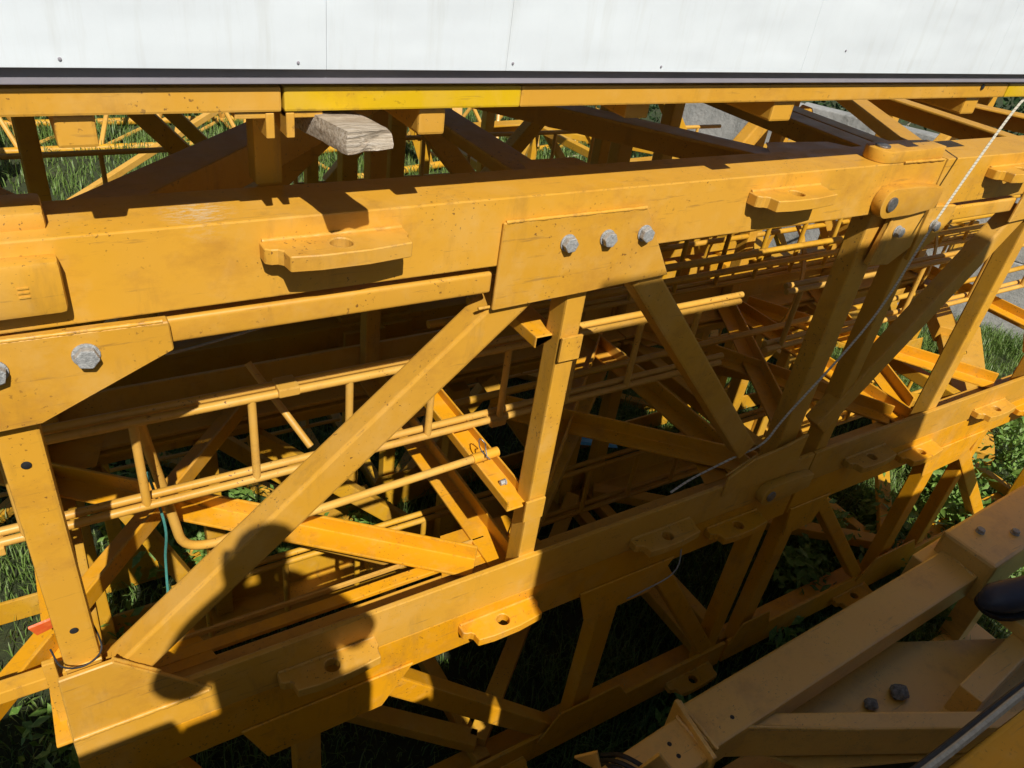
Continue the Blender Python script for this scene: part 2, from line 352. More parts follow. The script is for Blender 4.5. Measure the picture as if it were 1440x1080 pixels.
# ------------------------------------------------------------------ main mast section, front left of the view
CL = .121
def mast_main():
    zt, zb, y0, y1 = -.434, -1.470, 1.0, 2.04
    t = thing('mast_section', (-.3, y0, zb), 'big ochre lattice mast section in front with three bolts on its middle plate', 'mast section', 'stacked tower crane mast sections')
    m = M['yellow']; x0, x1 = -.5, 1.893
    chords(t, x0, x1, y0, y1, zt, zb, CL, m, None, .013, -.126)
    obj('end_bar', angle_bm((-.45, 1.10, -1.33), (-.10, 1.10, -1.33), (0, 1, 0), (0, 0, -1), .03, .03, .004), m, t)
    obj('end_bar', bar_bm((-.135, 1.085, -1.27), (-.135, 1.085, -1.46), .02, .012, (0, -1, 0), .002), m, t)
    front_face(t, y0, 1, zt - .10, zb + .02, [(-.078, .055), (.851, .045), (1.742, .075)], [(.735, -.61, -.03, -1.288, .063), (1.005, -.625, 1.56, -1.245, .062)], m)
    front_face(t, y1, -1, zt - .10, zb + .02, [(-.078, .05), (.851, .05), (1.742, .06)], [(.735, -.61, -.03, -1.288, .06), (1.005, -.625, 1.56, -1.245, .06)], m)
    # plates on the front face
    yf = y0 - .0085
    g = obj('gusset_plate', plate_bm([(.651, yf, -.474), (.958, yf, -.474), (1.053, yf, -.622), (.85, yf, -.631), (.649, yf, -.637)], (0, .0135 - .006, 0), (), .002), m, t)
    for bx in (.787, .874, .962): bolt(g, (bx, yf, -.523), (0, -1, 0))
    g = obj('gusset_plate', plate_bm([(-.42, yf, -.553), (.128, yf, -.566), (.130, yf, -.612), (-.045, yf, -.694), (-.42, yf, -.702)], (0, .02, 0), (), .002), m, t)
    for bx, bz in ((.022, -.597), (-.083, -.601)): bolt(g, (bx, yf, bz), (0, -1, 0), .0155)
    g = obj('gusset_plate', plate_bm([(1.757, yf, -.55), (1.889, yf, -.55), (1.889, yf, -.66), (1.82, yf, -.70), (1.73, yf, -.69)], (0, .014, 0), (), .002), m, t)
    bolt(g, (1.795, yf, -.605), (0, -1, 0), .0135)
    g = obj('gusset_plate', plate_bm([(-.119, yf, -1.218), (-.034, yf, -1.215), (.035, yf, -1.292), (.115, yf, -1.385), (.115, yf, -1.392), (-.124, yf, -1.392)], (0, .0105, 0), (), .002), m, t)
    weld(g, (-.122, .9915, -1.386), (.11, .9915, -1.386), .005, m)
    g = obj('gusset_plate', plate_bm([(1.50, yf, -1.31), (1.58, yf, -1.27), (1.70, yf, -1.26), (1.80, yf, -1.24), (1.80, yf, -1.38), (1.50, yf, -1.38)], (0, .0085, 0), (), .002), m, t)
    obj('gusset_plate', plate_bm([(.74, yf, -1.285), (.93, yf, -1.285), (.95, yf, -1.36), (.72, yf, -1.36)], (0, .0085, 0), (), .002), m, t) if False else None
    # thin flange bar under the upper chord
    obj('flange_bar', bar_bm((.120, 1.024, -.5915), (.652, 1.024, -.5915), .03, .040, (0, 0, 1), .007, 4), m, t, True)
    # weld beads at the joints
    for p, q in (((.655, .9935, -.4735), (.955, .9935, -.4735)), ((-.40, .9935, -.553), (.12, .9945, -.5655)), ((.828, 1.013, -1.352), (.874, 1.013, -1.352)), ((-.106, 1.012, -1.219), (-.05, 1.012, -1.2185)),
                 ((.628, 1.006, -.6365), (.76, 1.006, -.6365)), ((-.034, .999, -1.213), (.035, .999, -1.29)), ((1.50, 1.005, -1.31), (1.60, 1.005, -1.27)), ((1.765, .9935, -.549), (1.885, .9935, -.549)), ((1.757, .992, -.553), (1.735, .992, -.68)), ((1.72, .999, -.487), (1.88, .999, -.497)), ((1.72, 1.071, -.4325), (1.88, 1.061, -.4325)), ((1.72, .999, -.433), (1.88, .999, -.4335))):
        weld(t, p, q, .0034, m)
    # post detail: holes, brackets
    for hz in (-.772, -1.13):
        obj('dark_hole_disc', disc_bm((-.078, 1.0125, hz), (0, -1, 0), .0065, .0014, 18, .0004), M['black'], t, True)  # solid black discs in place of the dark inside the post holes
    # lugs on the front chords
    for lx in (.365, 1.335): chord_lug(t, lx, -.466, y0, m)
    for lx in (.35, 1.29): chord_lug(t, lx, -1.425, y0, m)
    # solid splice blocks at the left end
    b = obj('splice_block', box_bm((-.34, .972, -.523), (.014, 1.002, -.452), .008), m, t, True)
    for k, (sx, sz) in enumerate(((-.035, -.482), (-.035, -.488), (-.035, -.494))):
        obj('stamped_mark', bar_bm((sx, .9715, sz), (sx + .012, .9715, sz), .002, .002, (0, 0, 1), 0), m, b)
    obj('splice_block', box_bm((-.34, 1.028, -.437), (.010, 1.098, -.412), .007), m, t, True)
    # welded eye plates at the right joint
    for ctr, nr in (((1.69, .9995, -.52), (0, -1, 0)), ((1.67, 1.035, -.4335), (0, 0, 1)), ((1.70, .9995, -1.43), (0, -1, 0))):
        obj('eye_plate', eye_bm(ctr, nr, 1.885), m, t, True)
        nv = Vector(nr); obj('pin', disc_bm(Vector(ctr) + nv * .027, nv, .0175, .006, 20, .002), M['steel'], t, True)
    # plan bracing, top and bottom
    for a, b_ in (((.07, 1.10), (.92, 1.95)), ((.05, 1.10), (-.42, 1.95)), ((1.60, 1.10), (.96, 1.95)), ((.86, 1.04), (.86, 1.98)), ((1.86, 1.04), (1.86, 1.98)), ((-.08, 1.04), (-.08, 1.98))):
        ze = zt - .016 - .0023 * (len(t.children) % 7); obj('plan_brace', angle_bm((a[0], a[1], ze), (b_[0], b_[1], ze), (-(b_[1] - a[1]), b_[0] - a[0], 0), (0, 0, -1), .075, .070, .008), m, t)
    for pp in ([(-.06, 1.10), (.20, 1.10), (.15, 1.15), (.0, 1.15)], [(1.40, 1.10), (1.78, 1.10), (1.70, 1.20), (1.50, 1.22)], [(.78, 1.10), (.95, 1.10), (.93, 1.2), (.80, 1.2)]):
        obj('corner_plate', plate_bm([(p[0], p[1], zt - .0152) for p in pp], (0, 0, .0015), (), .001), m, t)
    for a, b_ in (((.78, 1.12), (-.25, 1.95)), ((-.28, 1.08), (.46, 1.95)), ((.87, 1.03), (.87, 1.98)), ((.95, 1.12), (1.80, 1.95)), ((1.74, 1.03), (1.74, 1.98)), ((-.09, 1.03), (-.09, 1.98)), ((1.78, 1.12), (1.15, 1.7))):
        ze = zb + .016 + .0023 * (len(t.children) % 7); obj('plan_brace', angle_bm((a[0], a[1], ze), (b_[0], b_[1], ze), (-(b_[1] - a[1]), b_[0] - a[0], 0), (0, 0, 1), .066, .05, .008), M['orange'], t)
    for gx, gy in ((.83, 1.15), (.0, 1.15), (.92, 1.93), (-.1, 1.93), (1.72, 1.15)):
        s_ = 1 if gy < 1.5 else -1
        obj('corner_plate', plate_bm([(gx - .15, gy - s_ * .04, zb + .0135), (gx + .15, gy - s_ * .04, zb + .0135), (gx + .11, gy + s_ * .09, zb + .0135), (gx - .09, gy + s_ * .09, zb + .0135)], (0, 0, .0017), (), .001), M['orange'], t)
    # bearers that carry the ladder
    obj('ladder_bearer', angle_bm((.775, 1.02, -1.19), (.775, 1.50, -1.19), (1, 0, 0), (0, 0, 1), .062, .026, .005), M['orange'], t)
    obj('bearer_lip', bar_bm((.835, 1.02, -1.178), (.835, 1.50, -1.178), .005, .034, (0, 0, 1), .001), M['orange'], t)
    obj('bearer_tab', bar_bm((.842, 1.008, -1.165), (.842, 1.008, -1.225), .052, .006, (0, -1, 0), .001), m, t)
    obj('ladder_bearer', angle_bm((.79, 1.04, -.745), (.79, 1.50, -.745), (1, 0, 0), (0, 0, -1), .06, .026, .005), M['orange'], t)
    obj('bearer_tab', bar_bm((.852, 1.006, -.735), (.852, 1.006, -.79), .05, .006, (0, -1, 0), .001), m, t)
    bolt(t, (.818, 1.10, -1.178), (-1, 0, 0), .007)
    return t
def eye_bm(c, nr, xe):
    c = Vector(c); nr = Vector(nr); r = .036; v = nr.cross(Vector((1, 0, 0)))
    pts = []
    for k in range(13):
        a = math.pi / 2 + math.pi * k / 12; pts.append(c + Vector((1, 0, 0)) * (r * math.cos(a)) + v * (r * math.sin(a)))
    e = xe - c.x
    pts += [c + Vector((e * .5, 0, 0)) - v * r * .98, c + Vector((e, 0, 0)) - v * r * .72, c + Vector((e, 0, 0)) + v * r * .72, c + Vector((e * .5, 0, 0)) + v * r * .98]
    bm = prism(pts, nr * .028); bevel(bm, .003, 2, 40); return bm
mast1 = mast_main()

def mast_right():
    zt, zb, y0, y1 = -.434, -1.470, 1.0, 2.04
    t = thing('mast_section', (1.9, y0, zb), 'ochre lattice mast section joined on at the right by round pinned eye plates', 'mast section', 'stacked tower crane mast sections')
    m = M['yellow']; x0, x1 = 1.899, 4.0
    chords(t, x0, x1, y0, y1, zt, zb, CL, m)
    front_face(t, y0, 1, zt - .10, zb + .02, [(1.84 + .10, .05), (2.53, .05), (3.2, .05), (3.9, .06)], [(2.44, -.62, 1.875, -1.255, .066), (2.62, -.62, 3.15, -1.25, .062), (3.85, -.62, 3.25, -1.25, .06)], m)
    front_face(t, y1, -1, zt - .10, zb + .02, [(1.94, .05), (2.53, .05), (3.2, .05), (3.9, .06)], [(2.44, -.62, 1.9, -1.255, .06), (2.62, -.62, 3.15, -1.25, .06), (3.85, -.62, 3.25, -1.25, .06)], m)
    yf = y0 - .0085
    g = obj('gusset_plate', plate_bm([(1.903, yf, -.55), (2.02, yf, -.558), (2.02, yf, -.60), (1.97, yf, -.66), (1.903, yf, -.70)], (0, .014, 0), (), .002), m, t)
    bolt(g, (1.945, yf, -.604), (0, -1, 0), .0135)
    obj('gusset_plate', plate_bm([(2.36, yf, -.474), (2.66, yf, -.474), (2.74, yf, -.622), (2.34, yf, -.637)], (0, .0075, 0), (), .002), m, t)
    obj('flange_bar', bar_bm((2.02, 1.024, -.5915), (2.36, 1.024, -.5915), .03, .040, (0, 0, 1), .007, 4), m, t, True)
    for lx in (2.21, 3.0): chord_lug(t, lx, -.466, y0, m)
    for lx in (2.18, 2.93): chord_lug(t, lx, -1.425, y0, m)
    for a, b_ in (((2.02, 1.10), (2.6, 1.95)), ((1.95, 1.04), (1.95, 1.98)), ((2.56, 1.04), (2.56, 1.98)), ((3.15, 1.10), (2.62, 1.95)), ((3.25, 1.1), (3.9, 1.95))):
        ze = zt - .016 - .0023 * (len(t.children) % 7); obj('plan_brace', angle_bm((a[0], a[1], ze), (b_[0], b_[1], ze), (-(b_[1] - a[1]), b_[0] - a[0], 0), (0, 0, -1), .062, .062, .008), m, t)
    for a, b_ in (((2.0, 1.12), (2.5, 1.95)), ((2.5, 1.12), (1.98, 1.95)), ((2.54, 1.03), (2.54, 1.98)), ((2.62, 1.12), (3.1, 1.95)), ((3.15, 1.1), (2.6, 1.95)), ((3.9, 1.03), (3.9, 1.98))):
        ze = zb + .016 + .0023 * (len(t.children) % 7); obj('plan_brace', angle_bm((a[0], a[1], ze), (b_[0], b_[1], ze), (-(b_[1] - a[1]), b_[0] - a[0], 0), (0, 0, 1), .066, .05, .008), M['orange'], t)
    return t
mast_right()

def mast_under(name_x0, x1, posts, braces, lugs, gussets, label):
    zt, zb, y0, y1 = -1.476, -2.37, 1.004, 2.03; x0 = name_x0
    t = thing('mast_section', (x0, y0, zb), label, 'mast section', 'stacked tower crane mast sections')
    m = M['orange']
    chords(t, x0, x1, y0, y1, zt, zb, CL, m, M['far'])
    front_face(t, y0, 1, zt - .10, zb + .02, posts, braces, m)
    front_face(t, y1, -1, zt - .10, zb + .02, posts, braces, M['far'])
    yf = y0 - .007
    for gx, w in gussets:
        obj('gusset_plate', plate_bm([(gx - w, yf, zt - CL + .02), (gx + w, yf, zt - CL + .02), (gx + w * .62, yf, zt - CL - .10), (gx - w * .75, yf, zt - CL - .11)], (0, .0065, 0), (), .002), m, t)
        obj('gusset_plate', plate_bm([(gx - w * 1.1, yf, zb + CL - .02), (gx + w * 1.1, yf, zb + CL - .02), (gx + w * .7, yf, zb + CL + .09), (gx - w * .7, yf, zb + CL + .09)], (0, .0065, 0), (), .002), m, t)
    for lx in lugs:
        chord_lug(t, lx, zt - .035, y0, m); chord_lug(t, lx + .1, zb + .05, y0, m)
    n = int((x1 - x0) / .85)
    for k in range(n + 1):
        xa = x0 + .05 + k * (x1 - x0 - .1) / n
        obj('plan_brace', bar_bm((xa, 1.05, zt - .03), (xa, 1.98, zt - .03), .05, .05, (0, 0, 1), .004), M['far'], t)
        obj('plan_brace', bar_bm((xa, 1.05, zb + .04), (xa, 1.98, zb + .04), .05, .05, (0, 0, 1), .004), M['far'], t)
        if k < n:
            xb = xa + (x1 - x0 - .1) / n
            p, q = ((xa, 1.1), (xb, 1.93)) if k % 2 else ((xb, 1.1), (xa, 1.93))
            obj('plan_brace', bar_bm((p[0], p[1], zt - .06), (q[0], q[1], zt - .06), .06, .045, (0, 0, 1), .004), M['far'], t)
            obj('plan_brace', bar_bm((p[0], p[1], zb + .08), (q[0], q[1], zb + .08), .06, .045, (0, 0, 1), .004), M['far'], t)
    return t
mast_under(-.128, 1.87, [(.31, .06), (1.2, .07), (1.80, .06), (-.07, .06)], [(.46, -1.60, 1.09, -2.27, .06), (1.31, -1.56, 1.77, -2.24, .06), (.0, -1.6, .24, -2.25, .05)], [.785, 1.60], [(.36, .2), (1.22, .17)], 'shaded orange mast section directly under the big one with the three bolts')
mast_under(1.885, 4.1, [(1.97, .06), (2.80, .07), (3.1, .05), (4.0, .06)], [(2.08, -1.62, 2.66, -2.26, .05), (2.9, -1.6, 3.6, -2.27, .06)], [2.52, 3.3], [(1.99, .1), (2.84, .19)], 'orange mast section under the right hand one, its legs standing in sunlit grass')

# loose strips and rails lying behind the lower chord
o = thing('steel_rail', (.3, 1.15, -1.46), 'narrow yellow rail lying just behind the lower chord of the big mast section', 'rail')
obj('web', bar_bm((-.1, 1.150, -1.459), (.84, 1.150, -1.459), .030, .012, (0, 0, 1), .002), M['orange'], o)
obj('edge', bar_bm((-.1, 1.186, -1.452), (.84, 1.186, -1.452), .006, .012, (0, 0, 1), .001), M['pipe'], o)

# ------------------------------------------------------------------ ladders
def ladder(x0, x1, y, zu, zl, rungs, label, mat, second=True, hoops=()):
    t = thing('ladder', ((x0 + x1) / 2, y, zl), label, 'ladder', 'access ladders inside the mast sections')
    for z in (zu, zl):
        obj('rail', tube_bm([(x0, y, z), (x1, y, z)], .0092, 12), mat, t, True)
        if second: obj('rail', tube_bm([(x0 + .02, y + .023, z + .006), (x1 + .03, y + .023, z + .006)], .0092, 12), mat, t, True)
    for x in rungs:
        obj('rung', tube_bm([(x, y, zu), (x, y, zl)], .0088, 12), mat, t, True)
    for hx in hoops:
        zc, rz = (zu + zl) / 2, abs(zu - zl) / 2 * 1.25
        pts = [(hx, y + .30 * math.sin(a), zc + rz * 1.25 * math.cos(a)) for a in [math.pi * k / 16 for k in range(17)]]
        obj('cage_hoop', ribbon_bm(pts, .02, .004, (1, 0, 0)), mat, t)
    if hoops:
        for a in (.25, .5, .75):
            obj('cage_strap', ribbon_bm([(hoops[0] - .1, y + .30 * math.sin(math.pi * a) - .004, zc + rz * 1.25 * math.cos(math.pi * a)), (hoops[-1] + .1, y + .30 * math.sin(math.pi * a) - .004, zc + rz * 1.25 * math.cos(math.pi * a))], .018, .004, (0, math.cos(math.pi * a), -math.sin(math.pi * a))), mat, t)
    return t
lad = ladder(-.45, 1.70, 1.30, -.945, -1.157, [-.34, -.13, .081, .301, .509, .71, .913, 1.12, 1.33, 1.54], 'pale yellow pipe ladder running lengthwise inside the big front mast section', M['pipe'])
for bx, bz in ((.375, -.94), (.905, -1.165), (-.19, -1.17)):
    obj('rail_clamp', box_bm((bx - .022, 1.285, bz - .008), (bx + .022, 1.335, bz + .012), .003), M['pipe'], lad)
ladder(1.93, 4.0, 1.32, -.96, -1.17, [2.0, 2.22, 2.44, 2.66, 2.88, 3.1, 3.3, 3.5], 'sunlit yellow pipe ladder inside the right hand mast section', M['pipe'])
ladder(.1, 3.9, 1.55, -1.72, -1.93, [.2 + .22 * k for k in range(16)], 'dark pipe ladder low down inside the shaded lower mast section', M['far'])
ladder(1.0, 4.6, 1.78, -.98, -1.20, [1.1 + .21 * k for k in range(16)], 'second pipe ladder half in sun behind the shaded diagonal brace', M['far'])
ladder(1.3, 5.0, 2.02 + .07, -1.34, -1.53, [1.4 + .21 * k for k in range(17)], 'long ladder lying in the sunlit clutter behind the right joint', M['pipe'], False)
def lattice(x0, x1, y, z, label):
    t = thing('pipe_lattice', ((x0 + x1) / 2, y, z), label, 'lattice', 'loose pipe lattices in the clutter')
    for dy, dz in ((0, 0), (.22, .03), (.10, .2)): obj('chord', tube_bm([(x0, y + dy, z + dz), (x1, y + dy, z + dz)], .011, 8), M['far'], t, True)
    n = int((x1 - x0) / .2)
    for k in range(n):
        a, b = x0 + k * (x1 - x0) / n, x0 + (k + 1) * (x1 - x0) / n
        obj('lacing', tube_bm([(a, y, z), ((a + b) / 2, y + .10, z + .2)], .007, 6), M['far'], t, True); obj('lacing', tube_bm([((a + b) / 2, y + .10, z + .2), (b, y, z)], .007, 6), M['far'], t, True)
        obj('lacing', tube_bm([(a, y, z), (b, y + .22, z + .03)], .007, 6), M['far'], t, True)
for k, (ya, za, xa, xb, r_, lab) in enumerate(((1.66, -1.02, 1.0, 4.6, .013, 'uppermost of the long loose pipes receding behind the shaded diagonal brace'), (1.70, -1.10, .9, 4.9, .012, 'second long loose pipe receding behind the shaded diagonal brace'), (1.90, -1.24, 1.2, 5.0, .015, 'thickest long loose pipe receding through the sunlit clutter at right'), (1.60, -1.33, .8, 4.5, .012, 'long loose pipe lying just above the bottom bracing at centre right'), (1.97, -1.12, 1.4, 5.1, .011, 'rearmost long loose pipe in the sunlit clutter at right'))):
    tag(obj('loose_pipe', tube_bm([(xa, ya, za), (xb, ya + .05, za - .01)], r_, 10), M['far'], None, True), lab, 'pipe', 'long loose pipes in the clutter')
lattice(2.0, 5.2, 2.75, -1.43, 'thin sunlit pipe lattice lying on the row behind at right')
o = thing('bent_handrail', (.12, 1.45, -1.48), 'thick yellow pipe bent into a hook hanging below the ladder rails', 'pipe')
obj('pipe', tube_bm(fillet([(.10, 1.42, -1.03), (.132, 1.45, -1.29), (.150, 1.45, -1.45), (.25, 1.45, -1.47), (.40, 1.50, -1.43)], .05), .0115, 12), M['pipe'], o, True)
o = thing('slanted_rod', (.4, 1.4, -1.15), 'slim slanted yellow rod leaning across the ladder behind the big diagonal brace', 'rod')
obj('rod', tube_bm([(.345, 1.50, -.99), (.44, 1.36, -1.155)], .0085, 10), M['pipe'], o, True)
o = thing('clamp_pipe', (.58, 1.16, -1.16), 'straight yellow pipe with a wire clip clamped to the ladder bearer', 'pipe')
obj('pipe', tube_bm([(.30, 1.146, -1.15), (.80, 1.174, -1.15)], .0092, 14), M['pipe'], o, True)
c_ = obj('sleeve', tube_bm([(.765, 1.172, -1.15), (.835, 1.176, -1.15)], .0125, 14), M['orange'], o, True)
obj('wire_clip', tube_bm(fillet([(.79, 1.15, -1.135), (.795, 1.174, -1.112), (.812, 1.19, -1.135), (.80, 1.21, -1.12), (.785, 1.18, -1.13), (.80, 1.15, -1.145)], .015, 3), .0016, 6), M['steel'], c_, True)

# ------------------------------------------------------------------ upper frame with the white box on top
fr = thing('base_frame', (.8, .93, -.31), 'narrow yellow base frame carrying the white box', 'frame')
for a, b, mk in ((-1.2, .2705, 'yellow'), (.2735, .60, 'bright'), (.60, 1.843, 'yellow'), (1.8465, 2.05, 'bright')):
    obj('side_beam', box_bm((a, .915, -.2665), (b, .955, -.2380), .003), M[mk], fr)
for xx in (.252, .276):
    obj('end_plate', plate_bm([(xx, .917, -.268), (xx, .975, -.268), (xx, .975, -.288), (xx, .945, -.298), (xx, .917, -.298)], (.010, 0, 0), (), .001), M['yellow'], fr)
    obj('end_flange', box_bm((xx - .035 if xx < .26 else xx, .919, -.2745), (xx + .01 if xx < .26 else xx + .045, .96, -.2675), .001), M['yellow'], fr)
for xa, xb in ((.035, .0745), (.452, .491), (1.128, 1.182), (-.4, -.36), (1.72, 1.77)):
    obj('cross_member', box_bm((xa, .924, -.3030), (xb, 2.2, -.268), .004), M['yellow'], fr)
obj('cross_member', bar_bm((.845, .95, -.283), (.93, 2.1, -.283), .045, .03, (0, 0, 1), .003), M['yellow'], fr)
obj('side_beam', box_bm((-1.2, 2.15, -.267), (2.05, 2.19, -.238), .003), M['yellow'], fr)
obj('slot_hole', disc_bm((1.742, .9146, -.2445), (0, -1, 0), .006, .0015, 14, .0004), M['black'], fr, True)  # black disc in place of the dark inside a slot

wb = thing('white_box', (.3, .95, -.215), 'big white sheet metal box along the top of the view', 'box')
seams = [-1.3, -.68, -.18, .317, .557, 1.13, 1.7, 1.95]
for a, b in zip(seams, seams[1:]):
    p = obj('panel', box_bm((a + .0001, .893, -.2135), (b - .0001, .905, .72), .0006), M['white'], wb)
obj('shell', box_bm((-1.3, .906, -.2125), (1.95, 2.25, .72), .002), M['white'], wb)
obj('base_rail', box_bm((-1.3, .904, -.232), (1.95, .93, -.2140), .001), M['greyrail'], wb)
obj('base_rail', box_bm((-1.3, 2.15, -.2365), (1.95, 2.19, -.2140), .001), M['greyrail'], wb)
for rx, rz in ((.050, -.205), (.284, -.206), (.566, -.204), (.821, -.206), (1.227, -.177)):
    obj('rivet', disc_bm((rx, .893, rz), (0, -1, 0), .0018, .0016, 10, .0008), M['greyrail'], wb, True)

# ------------------------------------------------------------------ timber block
def timber():
    a, b = Vector((.352, .845, -.2815)), Vector((.312, 1.16, -.2985))
    d = (b - a).normalized(); s = d.cross(Vector((0, 0, 1))).normalized(); u = s.cross(d)
    bm = bmesh.new(); rings = []; nr, ns = 26, 24
    for i in range(nr + 1):
        p = a + (b - a) * (i / nr); ring = []
        for k in range(ns):
            th = math.tau * k / ns; ct, st = math.cos(th), math.sin(th)
            q = 1 / (abs(ct) ** 9 + abs(st) ** 9) ** (1 / 9)
            rx, rz = .033 * q * ct, .0132 * q * st * (1 - .18 * ct)
            nz = noise.noise(Vector((p.y * 9, rx * 70 + 3, rz * 70))) * .0035 + noise.noise(Vector((p.y * 40, rx * 160, rz * 160))) * .0016
            f = 1 + nz / .028
            if i == 0: f *= .94
            off = d * (.006 * noise.noise(Vector((rx * 60, rz * 60, 2))) if i < 2 else 0)
            ring.append(bm.verts.new(p + s * rx * f + u * rz * f + off))
        rings.append(ring)
    for r0, r1 in zip(rings, rings[1:]):
        for k in range(ns): bm.faces.new((r0[k], r0[(k + 1) % ns], r1[(k + 1) % ns], r1[k]))
    for ring, p in ((rings[0], a), (rings[-1], b)):
        mid = [bm.verts.new(p + (v.co - p) * .5 + d * .004 * noise.noise(v.co * 50)) for v in ring]; c = bm.verts.new(p + d * .003)
        for k in range(ns):
            bm.faces.new((ring[k], ring[(k + 1) % ns], mid[(k + 1) % ns], mid[k])); bm.faces.new((mid[k], mid[(k + 1) % ns], c))
    o = obj('timber_block', bm, M['wood'], None, True, 50)
    tag(o, 'weathered grey timber block wedged under the narrow yellow beam', 'timber')
timber()
o = thing('packing_post', (.31, 1.145, -.43), 'short dark steel packing post under the rear end of the timber block', 'post')
obj('web', box_bm((.290, 1.125, -.4335), (.330, 1.165, -.3125), .003), M['far'], o)

# ------------------------------------------------------------------ measuring tape, cords
def smooth_path(ctrl, n=8):
    c = [Vector(p) for p in ctrl]; c = [c[0] * 2 - c[1]] + c + [c[-1] * 2 - c[-2]]; out = []
    for i in range(1, len(c) - 2):
        for k in range(n):
            t = k / n; p0, p1, p2, p3 = c[i - 1:i + 3]
            out.append(.5 * (2 * p1 + (p2 - p0) * t + (2 * p0 - 5 * p1 + 4 * p2 - p3) * t * t + (3 * p1 - p0 - 3 * p2 + p3) * t ** 3))
    return out + [c[-2]]
o = obj('measuring_tape', ribbon_bm(smooth_path([(1.985, .94, -.2350), (1.983, .915, -.2345), (1.975, .911, -.245), (1.94, .927, -.30), (1.865, .945, -.552), (1.80, .96, -.84), (1.64, .985, -1.12), (1.585, .99, -1.21), (1.52, 1.03, -1.28), (1.42, 1.05, -1.33), (1.36, 1.06, -1.37)]), .006, .0006, (.75, -.5, .35)), M['tape'])
tag(o, 'long pale measuring tape hanging in front of the right mast joint', 'measuring tape')
def cord(name, pts, r, mat, label, cat='cord'):
    o = obj(name, tube_bm(smooth_path(pts, 6), r, 7), mat, None, True); tag(o, label, cat)
cord('green_cord', [(.10, 1.42, -1.17), (.115, 1.40, -1.32), (.105, 1.42, -1.45), (.10, 1.40, -1.6), (.14, 1.36, -1.8)], .0032, M['green_cord'], 'thin green cord dangling under the front ladder rail')
cord('black_wire', [(-.118, 1.02, -1.165), (-.108, .998, -1.19), (-.078, .992, -1.2), (-.05, .998, -1.188), (-.046, 1.02, -1.175), (-.06, 1.09, -1.17)], .0016, M['black'], 'thin black wire tied round the foot of the left post', 'wire')
cord('grey_cable', [(1.42, 1.03, -1.50), (1.40, .985, -1.62), (1.28, .985, -1.66), (1.24, 1.02, -1.72), (1.34, 1.2, -2.0)], .0022, M['cord'], 'loose grey cable looping off the shaded lower mast section')
cord('ladder_cable', [(.12, 1.36, -.80), (.16, 1.42, -.88), (.30, 1.52, -.93), (.62, 1.6, -.93), (.95, 1.66, -.95), (1.3, 1.62, -1.05)], .003, M['cord'], 'dark cable sagging behind the upper ladder rail')
o = obj('red_tag', plate_bm([(-.165, 1.22, -1.32), (-.105, 1.23, -1.32), (-.10, 1.235, -1.345), (-.155, 1.225, -1.35)], (0, .004, .003), (), .0005), M['red']); tag(o, 'small orange red plastic tag beside the left post', 'tag')
o = obj('blue_sheet', plate_bm([(1.9, 2.2, -2.2), (2.2, 2.1, -2.25), (2.25, 2.2, -2.3), (2.1, 2.45, -2.12), (1.95, 2.4, -2.1)], (0, .01, .012), (), 0), M['blue']); tag(o, 'scrap of bright blue plastic sheet behind the shaded brace', 'plastic sheet')

# ------------------------------------------------------------------ brown frame at the lower right
bf = thing('support_frame', (1.9, .6, GZ), 'dusty brown welded frame in the shade at lower right', 'frame')
m = M['dull']
obj('main_beam', bar_bm((1.19, .622, -1.80), (2.63, .672, -1.80), .135, .10, (0, 0, 1), .007), m, bf)
obj('cross_beam', bar_bm((1.25, .625, -1.835), (2.30, .12, -1.835), .052, .125, (0, 0, 1), .006), m, bf)
obj('end_plate', bar_bm((1.185, .70, -1.795), (1.165, .53, -1.795), .012, .13, (0, 0, 1), .003), m, bf)
obj('tail_beam', bar_bm((1.17, .608, -1.80), (.72, .575, -1.80), .125, .09, (0, 0, 1), .006), m, bf)
obj('stiffener', plate_bm([(.96, .60, -1.757), (1.06, .56, -1.757), (1.0, .575, -1.66)], (.006, .008, 0), (), .001), m, bf)
obj('stiffener', plate_bm([(.90, .64, -1.757), (.86, .70, -1.757), (.88, .655, -1.68)], (.006, .006, 0), (), .001), m, bf)
obj('head_block', bar_bm((2.46, .665, -1.765), (3.25, .70, -1.765), .19, .17, (0, 0, 1), .012), m, bf)
obj('head_block', bar_bm((2.36, .745, -1.83), (2.95, .78, -1.83), .06, .12, (0, 0, 1), .006), m, bf)
obj('floor_plate', plate_bm([(1.36, .60, -1.92), (1.5, .44, -1.92), (2.2, .16, -1.92), (2.75, .16, -1.92), (2.6, .40, -1.92), (1.9, .70, -1.92)], (0, 0, .012), [((2.14, .36, -1.92), .012)], .002), m, bf)
obj('side_channel', bar_bm((2.05, .35, -1.86), (2.75, .42, -1.86), .07, .12, (0, 0, 1), .005), m, bf)
obj('boot_step', box_bm((2.40, .34, -1.80), (3.1, .50, -1.752), .004), m, bf)
for lx, ly in ((1.25, .62), (2.95, .68), (1.3, .59), (2.6, .25), (2.0, .26)):
    obj('leg', bar_bm((lx, ly, -1.86), (lx, ly, GZ - .02), .08, .08, (0, -1, 0), .004), m, bf) if lx not in (1.3,) else None
obj('foot_rail', box_bm((1.1, .57, GZ - .01), (3.1, .70, GZ + .07), .004), m, bf)
obj('lower_tray', plate_bm([(1.1, .30, -2.1), (2.6, -.05, -2.1), (2.7, .1, -2.1), (1.2, .55, -2.1)], (0, 0, .012), (), .002), m, bf)
obj('pipe_stub', tube_bm([(1.20, .50, -1.98), (1.28, .44, -1.90)], .03, 16), M['yellow'], bf, True)

